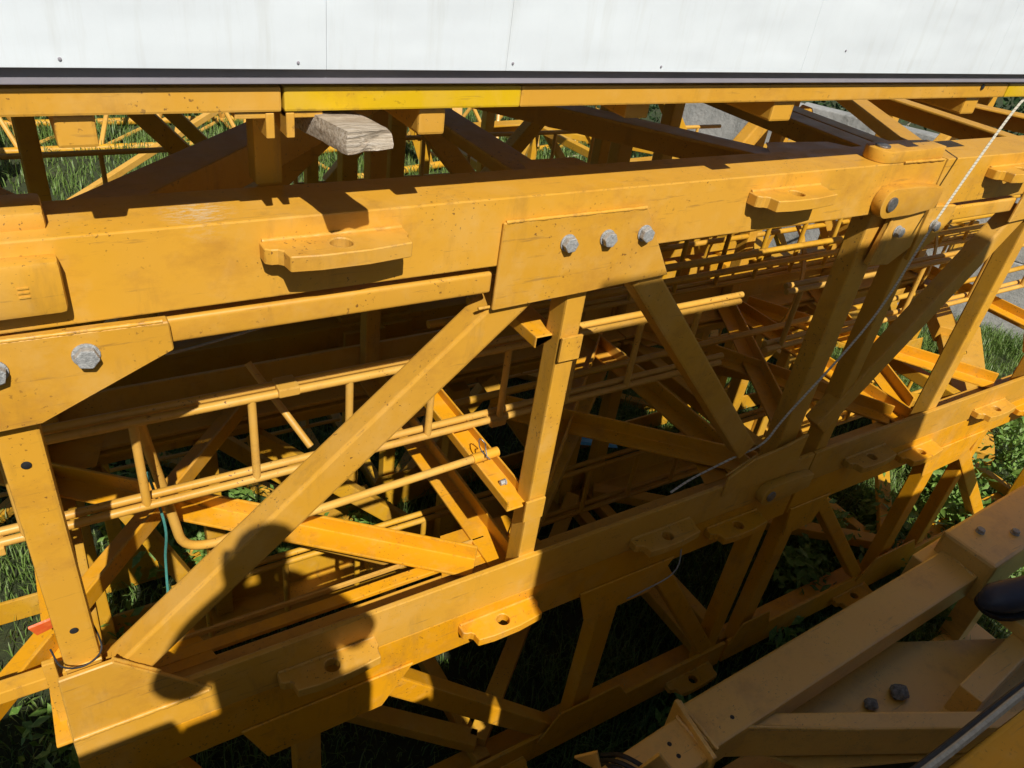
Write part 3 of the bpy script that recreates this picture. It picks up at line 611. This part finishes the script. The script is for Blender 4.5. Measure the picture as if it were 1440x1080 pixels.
for p, q in (((1.2, .70, -1.75), (1.2, .55, -1.75)), ((1.30, .575, -1.758), (1.62, .42, -1.775)), ((2.45, .60, -1.752), (2.47, .745, -1.752)), ((1.172, .545, -1.755), (1.168, .67, -1.755))): weld(bf, p, q, .006, m)
for bx, by in ((2.7, .64), (2.9, .66), (2.58, .70)): bolt(bf, (bx, by, -1.68), (0, 0, 1), .014)
for bx, by in ((1.10, .62), (1.10, .585), (1.30, .60)): obj('dark_hole_disc', disc_bm((bx, by, -1.7555 if bx < 1.2 else -1.7505), (0, 0, 1), .006, .0015, 14, .0004), M['black'], bf, True)  # black discs stand for the dark of the drilled holes
nb = thing('box_beam', (1.5, .03, -1.13), 'bright yellow steel beam cutting the bottom right corner', 'beam')
obj('beam', box_bm((.66, -.16, -1.13), (2.4, .138, -1.0), .01), M['orange'], nb)
for k, (dy, dz) in enumerate(((.150, -1.004), (.159, -1.016), (.147, -.990))):
    cord('power_cable', [(.6, dy + .01, dz - .02), (.95, dy, dz), (1.3, dy + .006, dz - .004), (1.8, dy, dz), (2.3, dy, dz)], .0062, M['cord' if k == 2 else 'black'], ('lower', 'middle', 'upper greyish')[k] + ' cable of the bundle along the bright yellow corner beam', 'cable')
cord('thin_black_wire', [(1.06, .06, -.998), (1.14, .085, -.992), (1.17, .10, -.995), (1.24, .095, -.993), (1.3, .12, -.995)], .0022, M['black'], 'thin black wire curling over the bright yellow corner beam', 'wire')
for k, (a, b) in enumerate((((.935, .60), (.985, .51)), ((.95, .605), (1.01, .505)), ((.97, .612), (1.03, .50)))):
    cord('hose', [(a[0] - .02, a[1] + .08, -1.80), (a[0], a[1] + .02, -1.735), (b[0], b[1], -1.73), (b[0] + .06, b[1] - .15, -1.74), (b[0] + .1, b[1] - .3, -1.8)], .006, M['black'], ('leftmost', 'middle', 'rightmost')[k] + ' of the thin dark hoses strapped over the brown frame tail', 'hose')

def stone(x, y, z, r, label):
    bm = bmesh.new(); bmesh.ops.create_icosphere(bm, subdivisions=3, radius=r)
    for v in bm.verts:
        n = v.co.normalized(); v.co = Vector((v.co.x * 1.15, v.co.y, v.co.z * .75)) * (1 + .35 * noise.noise(n * 1.7 + Vector((x, y, 3))) + .12 * noise.noise(n * 5)) + Vector((x, y, z + r * .6))
    tag(obj('stone', bm, M['rock'], None, True, 30), label, 'stone', 'stones on the brown floor plate')
stone(1.945, .475, -1.908, .026, 'larger grey stone lying on the brown floor plate')
stone(1.83, .49, -1.908, .019, 'smaller grey stone beside the brown cross beam')

def boot():
    t = thing('work_boot', (2.42, .47, -1.75), 'dark navy work boot on the brown frame at the right edge', 'boot')
    d = Vector((-.93, .36, 0)).normalized(); s = Vector((d.y, -d.x, 0)); base = Vector((2.50, .45, -1.752)); k_ = 1.3
    prof = [(-.115, .034, .13), (-.09, .038, .15), (-.04, .036, .14), (0, .034, .105), (.04, .037, .078), (.08, .041, .062), (.115, .038, .052), (.135, .026, .038), (.144, .012, .024)]
    prof = [(f * k_, w * k_, h * k_) for f, w, h in prof]
    bm = bmesh.new(); rings = []
    for f, w, h in prof:
        ring = []
        for k in range(18):
            th = math.tau * k / 18; c, sn = math.cos(th), math.sin(th)
            ring.append(bm.verts.new(base + d * f + s * (w * math.copysign(abs(c) ** .8, c)) + Vector((0, 0, .012 + h * .5 + h * .5 * math.copysign(abs(sn) ** .75, sn)))))
        rings.append(ring)
    for a, b in zip(rings, rings[1:]):
        for k in range(18): bm.faces.new((a[k], a[(k + 1) % 18], b[(k + 1) % 18], b[k]))
    bm.faces.new(rings[0][::-1]); bm.faces.new(rings[-1])
    obj('upper', bm, M['navy'], t, True, 60)
    poly = [base + d * f + s * w * 1.08 for f, w, h in prof] + [base + d * f - s * w * 1.08 for f, w, h in prof[::-1]]
    b2 = prism(poly, (0, 0, .016)); bevel(b2, .003, 2); obj('sole', b2, M['sole'], t, True)
    for k in range(3):
        p = base + d * (.0 + .028 * k) + Vector((0, 0, .155 - .02 * k)); obj('lace', tube_bm([p - s * .022, p + Vector((0, 0, .007)), p + s * .022], .0025, 6), M['black'], t, True)
    obj('shaft', tube_bm([base + d * -.09 + Vector((0, 0, .13)), base + d * -.10 + Vector((0, 0, .26))], .05, 16), M['cloth'], t, True)
boot()

# ------------------------------------------------------------------ the photographer, and unseen objects added to throw the big shadows
def container(z0, label):  # unseen stack added behind the camera to cast the wide shadow
    t = thing('shadow_container', (1.28, -2.1, z0), label, 'container', 'unseen containers added as shadow casters')
    x0, x1, y0, y1, h = .585, 2.015, -4.1, -.30, 1.59
    bm = bmesh.new(); n = 22; prev = None
    def wall(pts, dz):
        vs = [(bm.verts.new((p[0], p[1], z0 + .08)), bm.verts.new((p[0], p[1], z0 + dz - .08))) for p in pts]
        for a, b in zip(vs, vs[1:]): bm.faces.new((a[0], b[0], b[1], a[1]))
    def corr(a, b, nrm):
        a, b, nrm = Vector(a), Vector(b), Vector(nrm); k = int((b - a).length / .085); out = []
        for i in range(k + 1):
            for f, o_ in ((0, 0), (.25, 0), (.5, 1), (.75, 1)):
                q = a + (b - a) * ((i + f) / (k + 1)); out.append(q - nrm * .022 * o_)
        return out
    wall(corr((x0, y1, 0), (x1, y1, 0), (0, 1, 0)), h); wall(corr((x0, y0, 0), (x0, y1, 0), (-1, 0, 0)), h)
    wall(corr((x1, y1, 0), (x1, y0, 0), (1, 0, 0)), h); wall(corr((x1, y0, 0), (x0, y0, 0), (0, -1, 0)), h)
    obj('corrugated_wall', bm, M['container'], t)
    obj('roof', box_bm((x0, y0, z0 + h - .09), (x1, y1, z0 + h), .004), M['container'], t)
    obj('floor_frame', box_bm((x0, y0, z0), (x1, y1, z0 + .09), .004), M['container'], t)
    for x in (x0 - .004, x1 - .06):
        for y in (y0, y1 - .06): obj('corner_post', box_bm((x, y, z0 + .02), (x + .066, y + .066, z0 + h - .02), .003), M['container'], t)
container(GZ, 'lower pale grey container added unseen behind the camera to cast shadow')
for k, (a, b) in enumerate(((.59, .70), (.90, 2.01))):  # timbers added to leave a gap that lets a patch of sun through
    tag(obj('light_gap_timber', box_bm((a, -.42, GZ + 1.592), (b, -.302, GZ + 1.648), .004), M['wood']), ('short', 'long')[k] + ' timber added between the unseen containers to shape a sun patch', 'timber')
container(GZ + 1.65, 'upper pale grey container added unseen behind the camera to cast shadow')
def block(lo, hi, label):
    tag(obj('unseen_block', box_bm(lo, hi, .012), M['concrete']), label, 'concrete block', 'concrete blocks behind the camera')  # out of view, added mostly to block sun from the lower masts and frame
block((-1.9, -.85, GZ), (-.20, -.04, -1.4), 'lower large concrete block added unseen at left to cast shade')
block((-1.9, -.85, -1.397), (-.20, -.04, -.325), 'upper large concrete block added unseen at left to cast shade')
block((-.19, -.14, GZ), (.195, -.03, -.375), 'tall narrow unseen block added in front of the photographer to cast shade')
block((.199, -.14, GZ), (.383, -.03, -.64), 'lowest narrow unseen block added in front of the photographer to cast shade')
block((.385, -.14, GZ), (.57, -.03, -.525), 'slim unseen block added next to the containers to cast shade')
block((-.19, -.80, GZ), (.57, -.15, -.84), 'low concrete block the photographer stands on')

block((2.03, -.75, GZ), (2.95, -.30, -.42), 'wide unseen block added right of the containers to cast shade')
def person():
    # photographer with both elbows out, holding a phone at the camera position (metres, z up)
    bm = bmesh.new(); sk = bm.verts.layers.skin.verify()
    f2 = Vector((fwd.x, fwd.y, 0)).normalized(); s2 = Vector((f2.y, -f2.x, 0))   # forward, right
    feet = H - .834 * S; f2 = Vector((.1, 1, 0)).normalized(); s2 = Vector((f2.y, -f2.x, 0)); hc = Vector((-.06, -.34, 0))
    def P_(f, s, z): return hc + f2 * f + s2 * s + Vector((0, 0, z))
    def V(p, r, r2=None, root=False):
        v = bm.verts.new(p); v[sk].radius = (r, r2 or r); v[sk].use_root = root; return v
    def chain(v, pts):
        for p, r in pts:
            n = V(p, r); bm.edges.new((v, n)); v = n
        return v
    pel = V(P_(-.05, 0, feet + .92), .19, .15, True)
    ch = chain(pel, [(P_(-.04, 0, feet + 1.12), .20), (P_(-.03, 0, feet + 1.30), .21)])
    nk = chain(ch, [(P_(-.02, 0, feet + 1.44), .062), (P_(.0, 0, feet + 1.53), .06)])
    chain(nk, [(P_(.03, 0, feet + 1.58), .10), (P_(.03, 0, feet + 1.66), .118), (P_(.02, 0, feet + 1.74), .09)])
    for sg in (-1, 1):
        sh = chain(ch, [(P_(-.02, sg * .19, feet + 1.37), .09)])
        hand = Vector((0, 0, H)) - fwd * .03 + right * (sg * .085) - up * .01
        w = chain(sh, [(P_(.08, sg * .30, feet + 1.12), .075), (P_(.20, sg * .20, feet + 1.22), .055)])
        wr = chain(w, [(hand - f2 * .06 - Vector((0, 0, .05)), .028), (hand - f2 * .03 - Vector((0, 0, .02)), .03)])
        for k in range(4):
            b = hand - fwd * .012 + up * (.03 - .02 * k)
            chain(wr, [(b + right * sg * .012, .009), (b - fwd * .02 - right * sg * (.022 + .004 * (k % 2)), .008)])
        chain(wr, [(hand - fwd * .035 - up * .03 - right * sg * .015, .010), (hand - fwd * .04 - up * .02 - right * sg * .04, .009)])
        hp = chain(pel, [(P_(-.05, sg * .10, feet + .84), .095)])
        chain(hp, [(P_(-.02, sg * .13, feet + .48), .065), (P_(-.06, sg * .14, feet + .10), .045), (P_(.0, sg * .15, feet + .04), .045), (P_(.12, sg * .16, feet + .035), .035)])
    me = bpy.data.meshes.new('person'); bm.to_mesh(me); bm.free(); me.materials.append(M['cloth'])
    o = bpy.data.objects.new('person', me); col.objects.link(o)
    o.modifiers.new('skin', 'SKIN').use_smooth_shade = True
    sb = o.modifiers.new('sub', 'SUBSURF'); sb.levels = sb.render_levels = 2
    tag(o, 'person in dark clothes behind the camera holding up a phone', 'person')
    b = bmesh.new(); bmesh.ops.create_cube(b, size=1)
    for v in b.verts: v.co = Vector((0, 0, H)) - fwd * (.012 - .008 * v.co.z) + right * v.co.x * .155 + up * (v.co.y * .074 - .01)
    bevel(b, .003, 2)
    for v in b.verts: v.co = ((v.co.x) / S, v.co.y / S, (v.co.z - H) / S)
    tag(obj('phone', b, M['black']), 'black phone held at the camera position', 'phone')
person()

# ------------------------------------------------------------------ more sections lying in the yard behind
def generic_mast(loc, label):
    L, w, h, leg = 1.95, 1.0, 1.0, .10
    x0, y0, zb = loc; x1, y1, zt = x0 + L, y0 + w, zb + h
    t = thing('mast_section', loc, label, 'mast section', 'mast sections lying in the yard behind')
    m = M['far']
    chords(t, x0, x1, y0, y1, zt, zb, leg, m, None, .012)
    ps = [(x0 + .07, .055), (x0 + L / 2, .05), (x1 - .07, .055)]
    br = [(x0 + L / 2 - .12, zt - .1, x0 + .15, zb + .1, .055), (x0 + L / 2 + .12, zt - .1, x1 - .15, zb + .1, .055)]
    front_face(t, y0, 1, zt - .06, zb + .03, ps, br, m); front_face(t, y1, -1, zt - .06, zb + .03, ps, br, m)
    for z in (zt - .04, zb + .04):
        for xx in (x0 + .07, x0 + L / 2, x1 - .07):
            obj('plan_brace', bar_bm((xx, y0 + .03, z), (xx, y1 - .03, z), .05, .05, (0, 0, 1), .004), m, t)
        obj('plan_brace', bar_bm((x0 + .12, y0 + .08, z - .02), (x0 + L / 2 - .05, y1 - .08, z - .02), .055, .04, (0, 0, 1), .004), m, t)
        obj('plan_brace', bar_bm((x1 - .12, y0 + .08, z - .02), (x0 + L / 2 + .05, y1 - .08, z - .02), .055, .04, (0, 0, 1), .004), m, t)
    for gx in (x0 + .1, x0 + L / 2, x1 - .1):
        for a, zz in ((1, zb + leg - .02), (-1, zt - leg + .02)):
            obj('gusset_plate', plate_bm([(gx - .14, y0 - .006, zz), (gx + .14, y0 - .006, zz), (gx + .09, y0 - .006, zz + a * .12), (gx - .09, y0 - .006, zz + a * .12)], (0, .0055, 0), (), .0015), m, t)
    for xx in (x0 + .04, x1 - .04):
        obj('eye_plate', box_bm((xx - .08, y0 - .022, zt - .085), (xx + .08, y0 + .001, zt - .02), .004), m, t)
        obj('eye_plate', box_bm((xx - .08, y0 + .02, zt - .001), (xx + .08, y0 + .085, zt + .022), .004), m, t)
    for z in (zb + .3, zb + .5):
        obj('ladder_rail', tube_bm([(x0, y0 + .35, z), (x1, y0 + .35, z)], .009, 8), M['pipe'], t, True)
    for k in range(9): obj('rung', tube_bm([(x0 + .12 + k * .21, y0 + .35, zb + .3), (x0 + .12 + k * .21, y0 + .35, zb + .5)], .008, 8), M['pipe'], t, True)
    return t
def copy_tree(src, loc=None, rz=0, label=None, parent=None):
    c = src.copy(); col.objects.link(c)
    if parent is not None: c.parent = parent
    else:
        c.location = W(loc); c.rotation_euler = (0, 0, rz)
        if label: c['label'] = label
    for ch in list(src.children): copy_tree(ch, parent=c)
    return c
g0 = generic_mast((-.95, 2.32, GZ + .02), 'shaded mast section on the ground behind the left half of the big one')
copy_tree(g0, (1.04, 2.34, GZ + .02), R(.6), 'half shaded mast section on the ground behind the middle of the row')
copy_tree(g0, (3.04, 2.30, GZ + .02), R(-.8), 'sunlit mast section on the ground behind the right hand ladder')
copy_tree(g0, (2.3, 3.62, GZ + .02), R(4), 'sunlit mast section in the second row behind, towards the concrete wall')
copy_tree(g0, (-2.2, 6.1, GZ + .02), R(2), 'far yellow mast section at the left end of the far grass')
copy_tree(g0, (-.95, 2.37, GZ + 1.06), R(.3), 'shaded upper mast section stacked in the row behind, under the white box')
copy_tree(g0, (1.04, 2.40, GZ + 1.06), R(-.4), 'upper mast section stacked in the row behind, right of the timber block')
# clutter of hoops on the sunlit right hand sections
def hoop(x, y, z, r, label, tilt=0.0):
    pts = [(x + tilt * math.sin(a), y + r * .8 * math.cos(a), z + r * math.sin(a)) for a in [math.pi * (k / 18 * 1.25 - .12) for k in range(19)]]
    tag(obj('cage_hoop', ribbon_bm(pts, .028, .006, (1, .2, 0)), M['far']), label, 'hoop', 'ladder cage hoops')
hoop(2.55, 1.95, -1.30, .32, 'leftmost curved ladder cage hoop in the sunlit clutter under the upper chord', .05)
hoop(2.95, 1.95, -1.30, .32, 'second curved ladder cage hoop from the left in the sunlit clutter', .10)
hoop(3.45, 1.95, -1.22, .33, 'curved ladder cage hoop just left of the shaded joint posts', -.08)
hoop(4.6, 2.0, -1.22, .33, 'curved ladder cage hoop in front of the concrete wall', .1)
# beams and plates scattered on the sunlit side
def loose_beam(p0, p1, w, h, mk, label, kind='loose_beam'):
    tag(obj(kind, bar_bm(p0, p1, w, h, (0, 0, 1), .004), M[mk]), label, 'beam', 'loose yellow beams')
loose_beam((3.3, 2.05, GZ + .75), (5.5, 2.65, GZ + .42), .12, .10, 'far', 'long sunlit beam sloping down towards the wall, right of the joint posts')
loose_beam((4.2, 1.35, GZ + .10), (5.6, 2.3, GZ + .14), .16, .12, 'yellow', 'wide orange beam lying on the grass in front of the grey wall')
loose_beam((3.5, 1.5, GZ + .95), (4.6, 2.5, GZ + .95), .09, .08, 'yellow', 'short pale beam seen through the right hand mast section')
loose_beam((2.7, 2.0, GZ + .9), (3.9, 2.2, GZ + .98), .10, .06, 'far', 'flat yellow beam in the clutter behind the shaded joint posts')
loose_beam((3.0, 3.3, GZ + 1.1), (5.0, 3.5, GZ + 1.15), .11, .1, 'far', 'upper sunlit beam resting across the second row of mast sections')

def jib(loc, label):
    x0, y0, z0 = loc; L, w, h = 3.6, .75, .8
    t = thing('jib_section', loc, label, 'jib section', 'pipe jib sections on the far grass'); m = M['far']
    c = [(y0, z0 + .04), (y0 + w, z0 + .04), (y0 + w / 2, z0 + h)]
    for y, z in c: obj('chord', tube_bm([(x0, y, z), (x0 + L, y, z)], .035, 10), m, t, True)
    n = 6
    for k in range(n):
        xa, xb, xm = x0 + k * L / n, x0 + (k + 1) * L / n, x0 + (k + .5) * L / n
        for y, z in c[:2]:
            obj('lacing', tube_bm([(xa, y, z), (xm, c[2][0], c[2][1])], .02, 8), M['pipe'], t, True)
            obj('lacing', tube_bm([(xb, y, z), (xm, c[2][0], c[2][1])], .02, 8), M['pipe'], t, True)
        obj('lacing', tube_bm([(xa, c[0][0], c[0][1]), (xb, c[1][0], c[1][1])], .018, 8), M['pipe'], t, True)
        obj('lacing', tube_bm([(xa, c[0][0], c[0][1]), (xa, c[1][0], c[1][1])], .018, 8), M['pipe'], t, True)
    return t
j0 = jib((-.6, 7.4, GZ), 'yellow pipe jib section on the far grass, left of the timber block')
copy_tree(j0, (2.4, 6.3, GZ), R(12), 'yellow pipe jib section on the far grass, right of the timber block')
copy_tree(j0, (1.2, 9.6, GZ), R(-6), 'farthest yellow pipe jib section on the grass')
loose_beam((-.2, 5.6, GZ + .02), (1.5, 6.9, GZ + .5), .05, .05, 'pipe', 'slanted yellow pipe leaning on the far grass at left', 'leaning_pipe')
loose_beam((1.75, 6.2, GZ + .02), (1.7, 6.5, GZ + .75), .07, .07, 'pipe', 'steep yellow pipe standing in the far grass near the timber block', 'leaning_pipe')
loose_beam((3.35, 6.6, GZ), (3.1, 6.9, GZ + .95), .10, .10, 'far', 'left one of the steep yellow posts in the far grass', 'leaning_pipe')
loose_beam((3.6, 6.5, GZ), (3.75, 6.9, GZ + .95), .10, .10, 'far', 'right one of the steep yellow posts in the far grass', 'leaning_pipe')

# ------------------------------------------------------------------ concrete wall, slabs, hedge
wl_ = thing('concrete_wall', (5.9, 3.0, GZ), 'stained grey concrete wall at the right behind the mast sections', 'wall')
wa, wd = Vector((7.4, .2, 0)), Vector((-.485, .875, 0)); wn_ = Vector((-.875, -.485, 0))
for k in range(5):
    def wp(z0, z1, off, th, mk):
        a = wa + wd * (k * 1.1 + .004) + wn_ * off; b = wa + wd * (k * 1.1 + 1.096) + wn_ * off
        bm = prism([(a.x, a.y, z0), (b.x, b.y, z0), (b.x - wn_.x * th, b.y - wn_.y * th, z0), (a.x - wn_.x * th, a.y - wn_.y * th, z0)], (0, 0, z1 - z0)); bevel(bm, .01)
        obj('wall_panel', bm, M[mk], wl_)
    wp(GZ + .555, -1.2 - .015 * (k % 3), .006 * (k % 2), .14, 'concrete'); wp(GZ - .05, GZ + .55, .012, .16, 'concrete')
for k, (x, y, rz, lab) in enumerate(((5.2, 3.1, .3, 'tilted pale concrete slab near the foot of the wall'),)):
    bm = box_bm((-.45, -.35, 0), (.45, .35, .09), .01); bmesh.ops.rotate(bm, verts=bm.verts, cent=(0, 0, 0), matrix=Matrix.Rotation(rz, 3, 'Z') @ Matrix.Rotation(.18 * (k % 2) + .1, 3, 'X'))
    bmesh.ops.translate(bm, verts=bm.verts, vec=(x, y, GZ + .06)); tag(obj('concrete_slab', bm, M['concrete']), lab, 'slab', 'concrete slabs near the wall')

def leaves_mesh(name, centers, sizes, mat, parent, flat=.0):
    n = len(centers); rng = np.random.default_rng(len(name) + n)
    d = rng.normal(size=(n, 3)); d[:, 2] = np.abs(d[:, 2]) * .6 + flat; d /= np.linalg.norm(d, axis=1)[:, None]
    a = np.cross(d, rng.normal(size=(n, 3))); a /= np.linalg.norm(a, axis=1)[:, None]; b = np.cross(d, a)
    s = np.array(sizes)[:, None]; c = np.array(centers)
    v = np.stack([c - a * s, c - b * s * .42 + d * s * .1, c + a * s, c + b * s * .42 + d * s * .1], 1).reshape(-1, 3)
    me = bpy.data.meshes.new(name); me.vertices.add(4 * n); me.vertices.foreach_set('co', v.astype(np.float32).ravel())
    idx = (np.arange(n)[:, None] * 4 + np.array([0, 1, 2, 0, 2, 3])).ravel()
    me.loops.add(6 * n); me.loops.foreach_set('vertex_index', idx.astype(np.int32))
    me.polygons.add(2 * n); me.polygons.foreach_set('loop_start', (np.arange(2 * n) * 3).astype(np.int32)); me.polygons.foreach_set('loop_total', np.full(2 * n, 3, np.int32))
    me.update(); me.validate(); me.materials.append(mat)
    o = bpy.data.objects.new(name, me); col.objects.link(o)
    if parent is not None: o.parent = parent
    return o
def bush(loc, r, h, n, label):
    t = thing('bush', loc, label, 'bush', 'bushes behind the wall'); rng = np.random.default_rng(int(abs(loc[1]) * 100))
    cl = rng.normal(size=(14, 3)) * (r * .55, r * .55, h * .28) + (0, 0, h * .55)
    c = cl[rng.integers(0, 14, n)] + rng.normal(size=(n, 3)) * (r * .25, r * .25, h * .13); c = c[c[:, 2] > 0]
    leaves_mesh('foliage', c, rng.uniform(.03, .07, len(c)), M['hedge'], t)
    for k in range(4):
        e = cl[k]; bm = tube_bm([Vector((0, 0, -.05)) / S, Vector((e[0] * .5, e[1] * .5, e[2] * .6)) / S, Vector(e) / S], .02 / S, 6, None, .006)
        for v in bm.verts: v.co += Vector(loc)
        obj('stem', bm, M['wood'], t, True)
for k, (x, y) in enumerate(((8.1, 1.9), (7.4, 3.1), (6.7, 4.3), (6.0, 5.5), (5.4, 6.7))):
    bush((x, y, GZ), .9, 2.9, 2600, ('first', 'second', 'third', 'fourth', 'fifth')[k] + ' bush from the right behind the concrete wall')

# ------------------------------------------------------------------ grass and weeds
def grass():
    rng = np.random.default_rng(3)
    def field(n, x0, x1, y0, y1, h0, h1, w):
        m = n * 2
        x = rng.uniform(x0, x1, m); y = rng.uniform(y0, y1, m)
        den = .5 + .5 * np.sin(x * 2.1 + 1.3 * np.sin(y * 1.7)) * np.sin(y * 2.6 + .8 * np.sin(x * 3.1)) + .25 * np.sin(x * 7.3) * np.sin(y * 6.1)
        k = rng.uniform(0, 1, m) < .30 + .7 * np.clip(den, 0, 1); x, y = x[k][:n], y[k][:n]; n = len(x)
        hgt = rng.uniform(h0, h1, n) * (.55 + .7 * np.clip(den[k][:n], 0, 1.1)); az = rng.uniform(0, math.tau, n); lean = rng.uniform(.15, 1.1, n) * hgt
        ww = rng.uniform(.6, 1.3, n) * w
        dx, dy = np.cos(az), np.sin(az); sx, sy = -dy, dx; z0 = np.full(n, -.03)
        P0 = np.stack([x - sx * ww, y - sy * ww, z0], 1); P1 = np.stack([x + sx * ww, y + sy * ww, z0], 1)
        mx, my = x + dx * lean * .35, y + dy * lean * .35
        P2 = np.stack([mx - sx * ww * .8, my - sy * ww * .8, hgt * .62], 1); P3 = np.stack([mx + sx * ww * .8, my + sy * ww * .8, hgt * .62], 1)
        P4 = np.stack([x + dx * lean, y + dy * lean, hgt * (1 - .25 * lean / hgt)], 1)
        return np.stack([P0, P1, P2, P3, P4], 1)
    parts = [field(60000, -1.5 * S, 3.0 * S, .7 * S, 4.5 * S, .05, .20, .0035), field(60000, 2.4 * S, 6.2 * S, .5 * S, 4.0 * S, .05, .18, .004), field(60000, -2 * S, 6.2 * S, 4.0 * S, 12 * S, .08, .26, .006)]
    v = np.concatenate(parts, 0); n = len(v); v = v.reshape(-1, 3)
    tri = np.array([0, 1, 3, 0, 3, 2, 2, 3, 4]); idx = (np.arange(n)[:, None] * 5 + tri).ravel()
    me = bpy.data.meshes.new('grass'); me.vertices.add(len(v)); me.vertices.foreach_set('co', v.astype(np.float32).ravel())
    me.loops.add(len(idx)); me.loops.foreach_set('vertex_index', idx.astype(np.int32)); me.polygons.add(3 * n)
    me.polygons.foreach_set('loop_start', (np.arange(3 * n) * 3).astype(np.int32)); me.polygons.foreach_set('loop_total', np.full(3 * n, 3, np.int32))
    me.update(); me.materials.append(M['grass']); o = bpy.data.objects.new('grass', me); col.objects.link(o)
    tag(o, 'uneven green grass covering the ground under and behind the mast sections', 'grass', None, 'stuff')
grass()
def weed(x, y, h, n, label, ls=.05, mat='leaf'):
    t = thing('weed', (x, y, GZ), label, 'weed', 'leafy weeds in the grass'); rng = np.random.default_rng(int(x * 977 + y * 131) % 9999)
    c = rng.normal(size=(n, 3)) * (h * .33, h * .33, h * .25) + (0, 0, h * .6); c[:, 2] = np.abs(c[:, 2])
    leaves_mesh('leaves', c, rng.uniform(.5, 1.2, n) * ls, M[mat], t, .6)
    for k in range(5):
        e = c[k]; bm = tube_bm([Vector((0, 0, 0)), Vector((e[0] * .4, e[1] * .4, e[2] * .6)) / S, Vector(e) / S], .004, 5, None, .0015)
        for v in bm.verts: v.co += Vector((x, y, GZ))
        obj('stem', bm, M[mat], t, True)
for k, (x, y, h, n, lab) in enumerate((
    (2.85, 1.30, .35, 240, 'leafy weed between the shaded legs above the brown frame'), (3.05, 1.15, .28, 160, 'bright spiky weed beside the striped sunlit brace'),
    (3.75, 1.2, .32, 260, 'broad leafed weed right of the lit lower leg'), (4.2, 1.05, .35, 320, 'large bright weed patch at the right edge'), (3.6, .85, .3, 220, 'weed patch just above the brown head block'),
    (3.3, .95, .25, 160, 'small weed left of the brown head block'), (.25, 2.35, .38, 260, 'weed in the sunlit gap under the front ladder'), (.6, 2.2, .3, 200, 'weed in the gap right of the bent pipe'),
    (-.1, 2.0, .38, 240, 'weed in the dark gap left of the left post'), (.05, 2.75, .35, 240, 'weed behind the hanging green cord'), (.95, 2.2, .3, 180, 'weed below the clamp pipe'),
    (1.6, .90, .22, 130, 'low weed against the brown main beam'), (2.2, .92, .25, 160, 'low weed by the middle of the brown main beam'), (2.5, .42, .22, 90, 'weed showing below the work boot'),
    (3.9, 1.35, .4, 420, 'tall leafy weed behind the straw stalks'), (4.5, 1.3, .42, 420, 'tall leafy weed farthest along the right edge'), (3.55, 1.05, .34, 380, 'leafy weed between the lit leg and the straw stalks'), (3.95, .8, .36, 420, 'bright leafy weed at the right edge above the head block'),
    (3.25, 1.25, .34, 360, 'leafy weed under the striped sunlit brace'), (2.55, 1.2, .3, 300, 'sunlit weed framed by the shaded braces at lower right'), (3.0, .85, .3, 300, 'weed left of the straw stalks by the brown frame'), (.15, 2.6, .42, 420, 'bright weed clump in the gap left of the bent pipe'),
    (.42, 2.4, .4, 360, 'bright weed clump in the gap right of the green cord'), (-.15, 1.7, .4, 320, 'weed clump beside the red tag'))):
    weed(x, y, h, n, lab)
for k, (pts, lab) in enumerate((([(3.95, .95, GZ + .02), (4.0, .98, GZ + .2), (4.2, 1.05, GZ + .42), (4.5, 1.1, GZ + .5)], 'long dry straw stalk arching over the grass at the right edge'), ([(3.9, .95, GZ + .02), (4.05, 1.02, GZ + .28), (4.35, 1.15, GZ + .38)], 'shorter dry straw stalk under the long one at the right edge'))):
    o = obj('straw_stalk', tube_bm(smooth_path(pts, 6), .009, 6, None, .003), M['straw'], None, True); tag(o, lab, 'stalk')
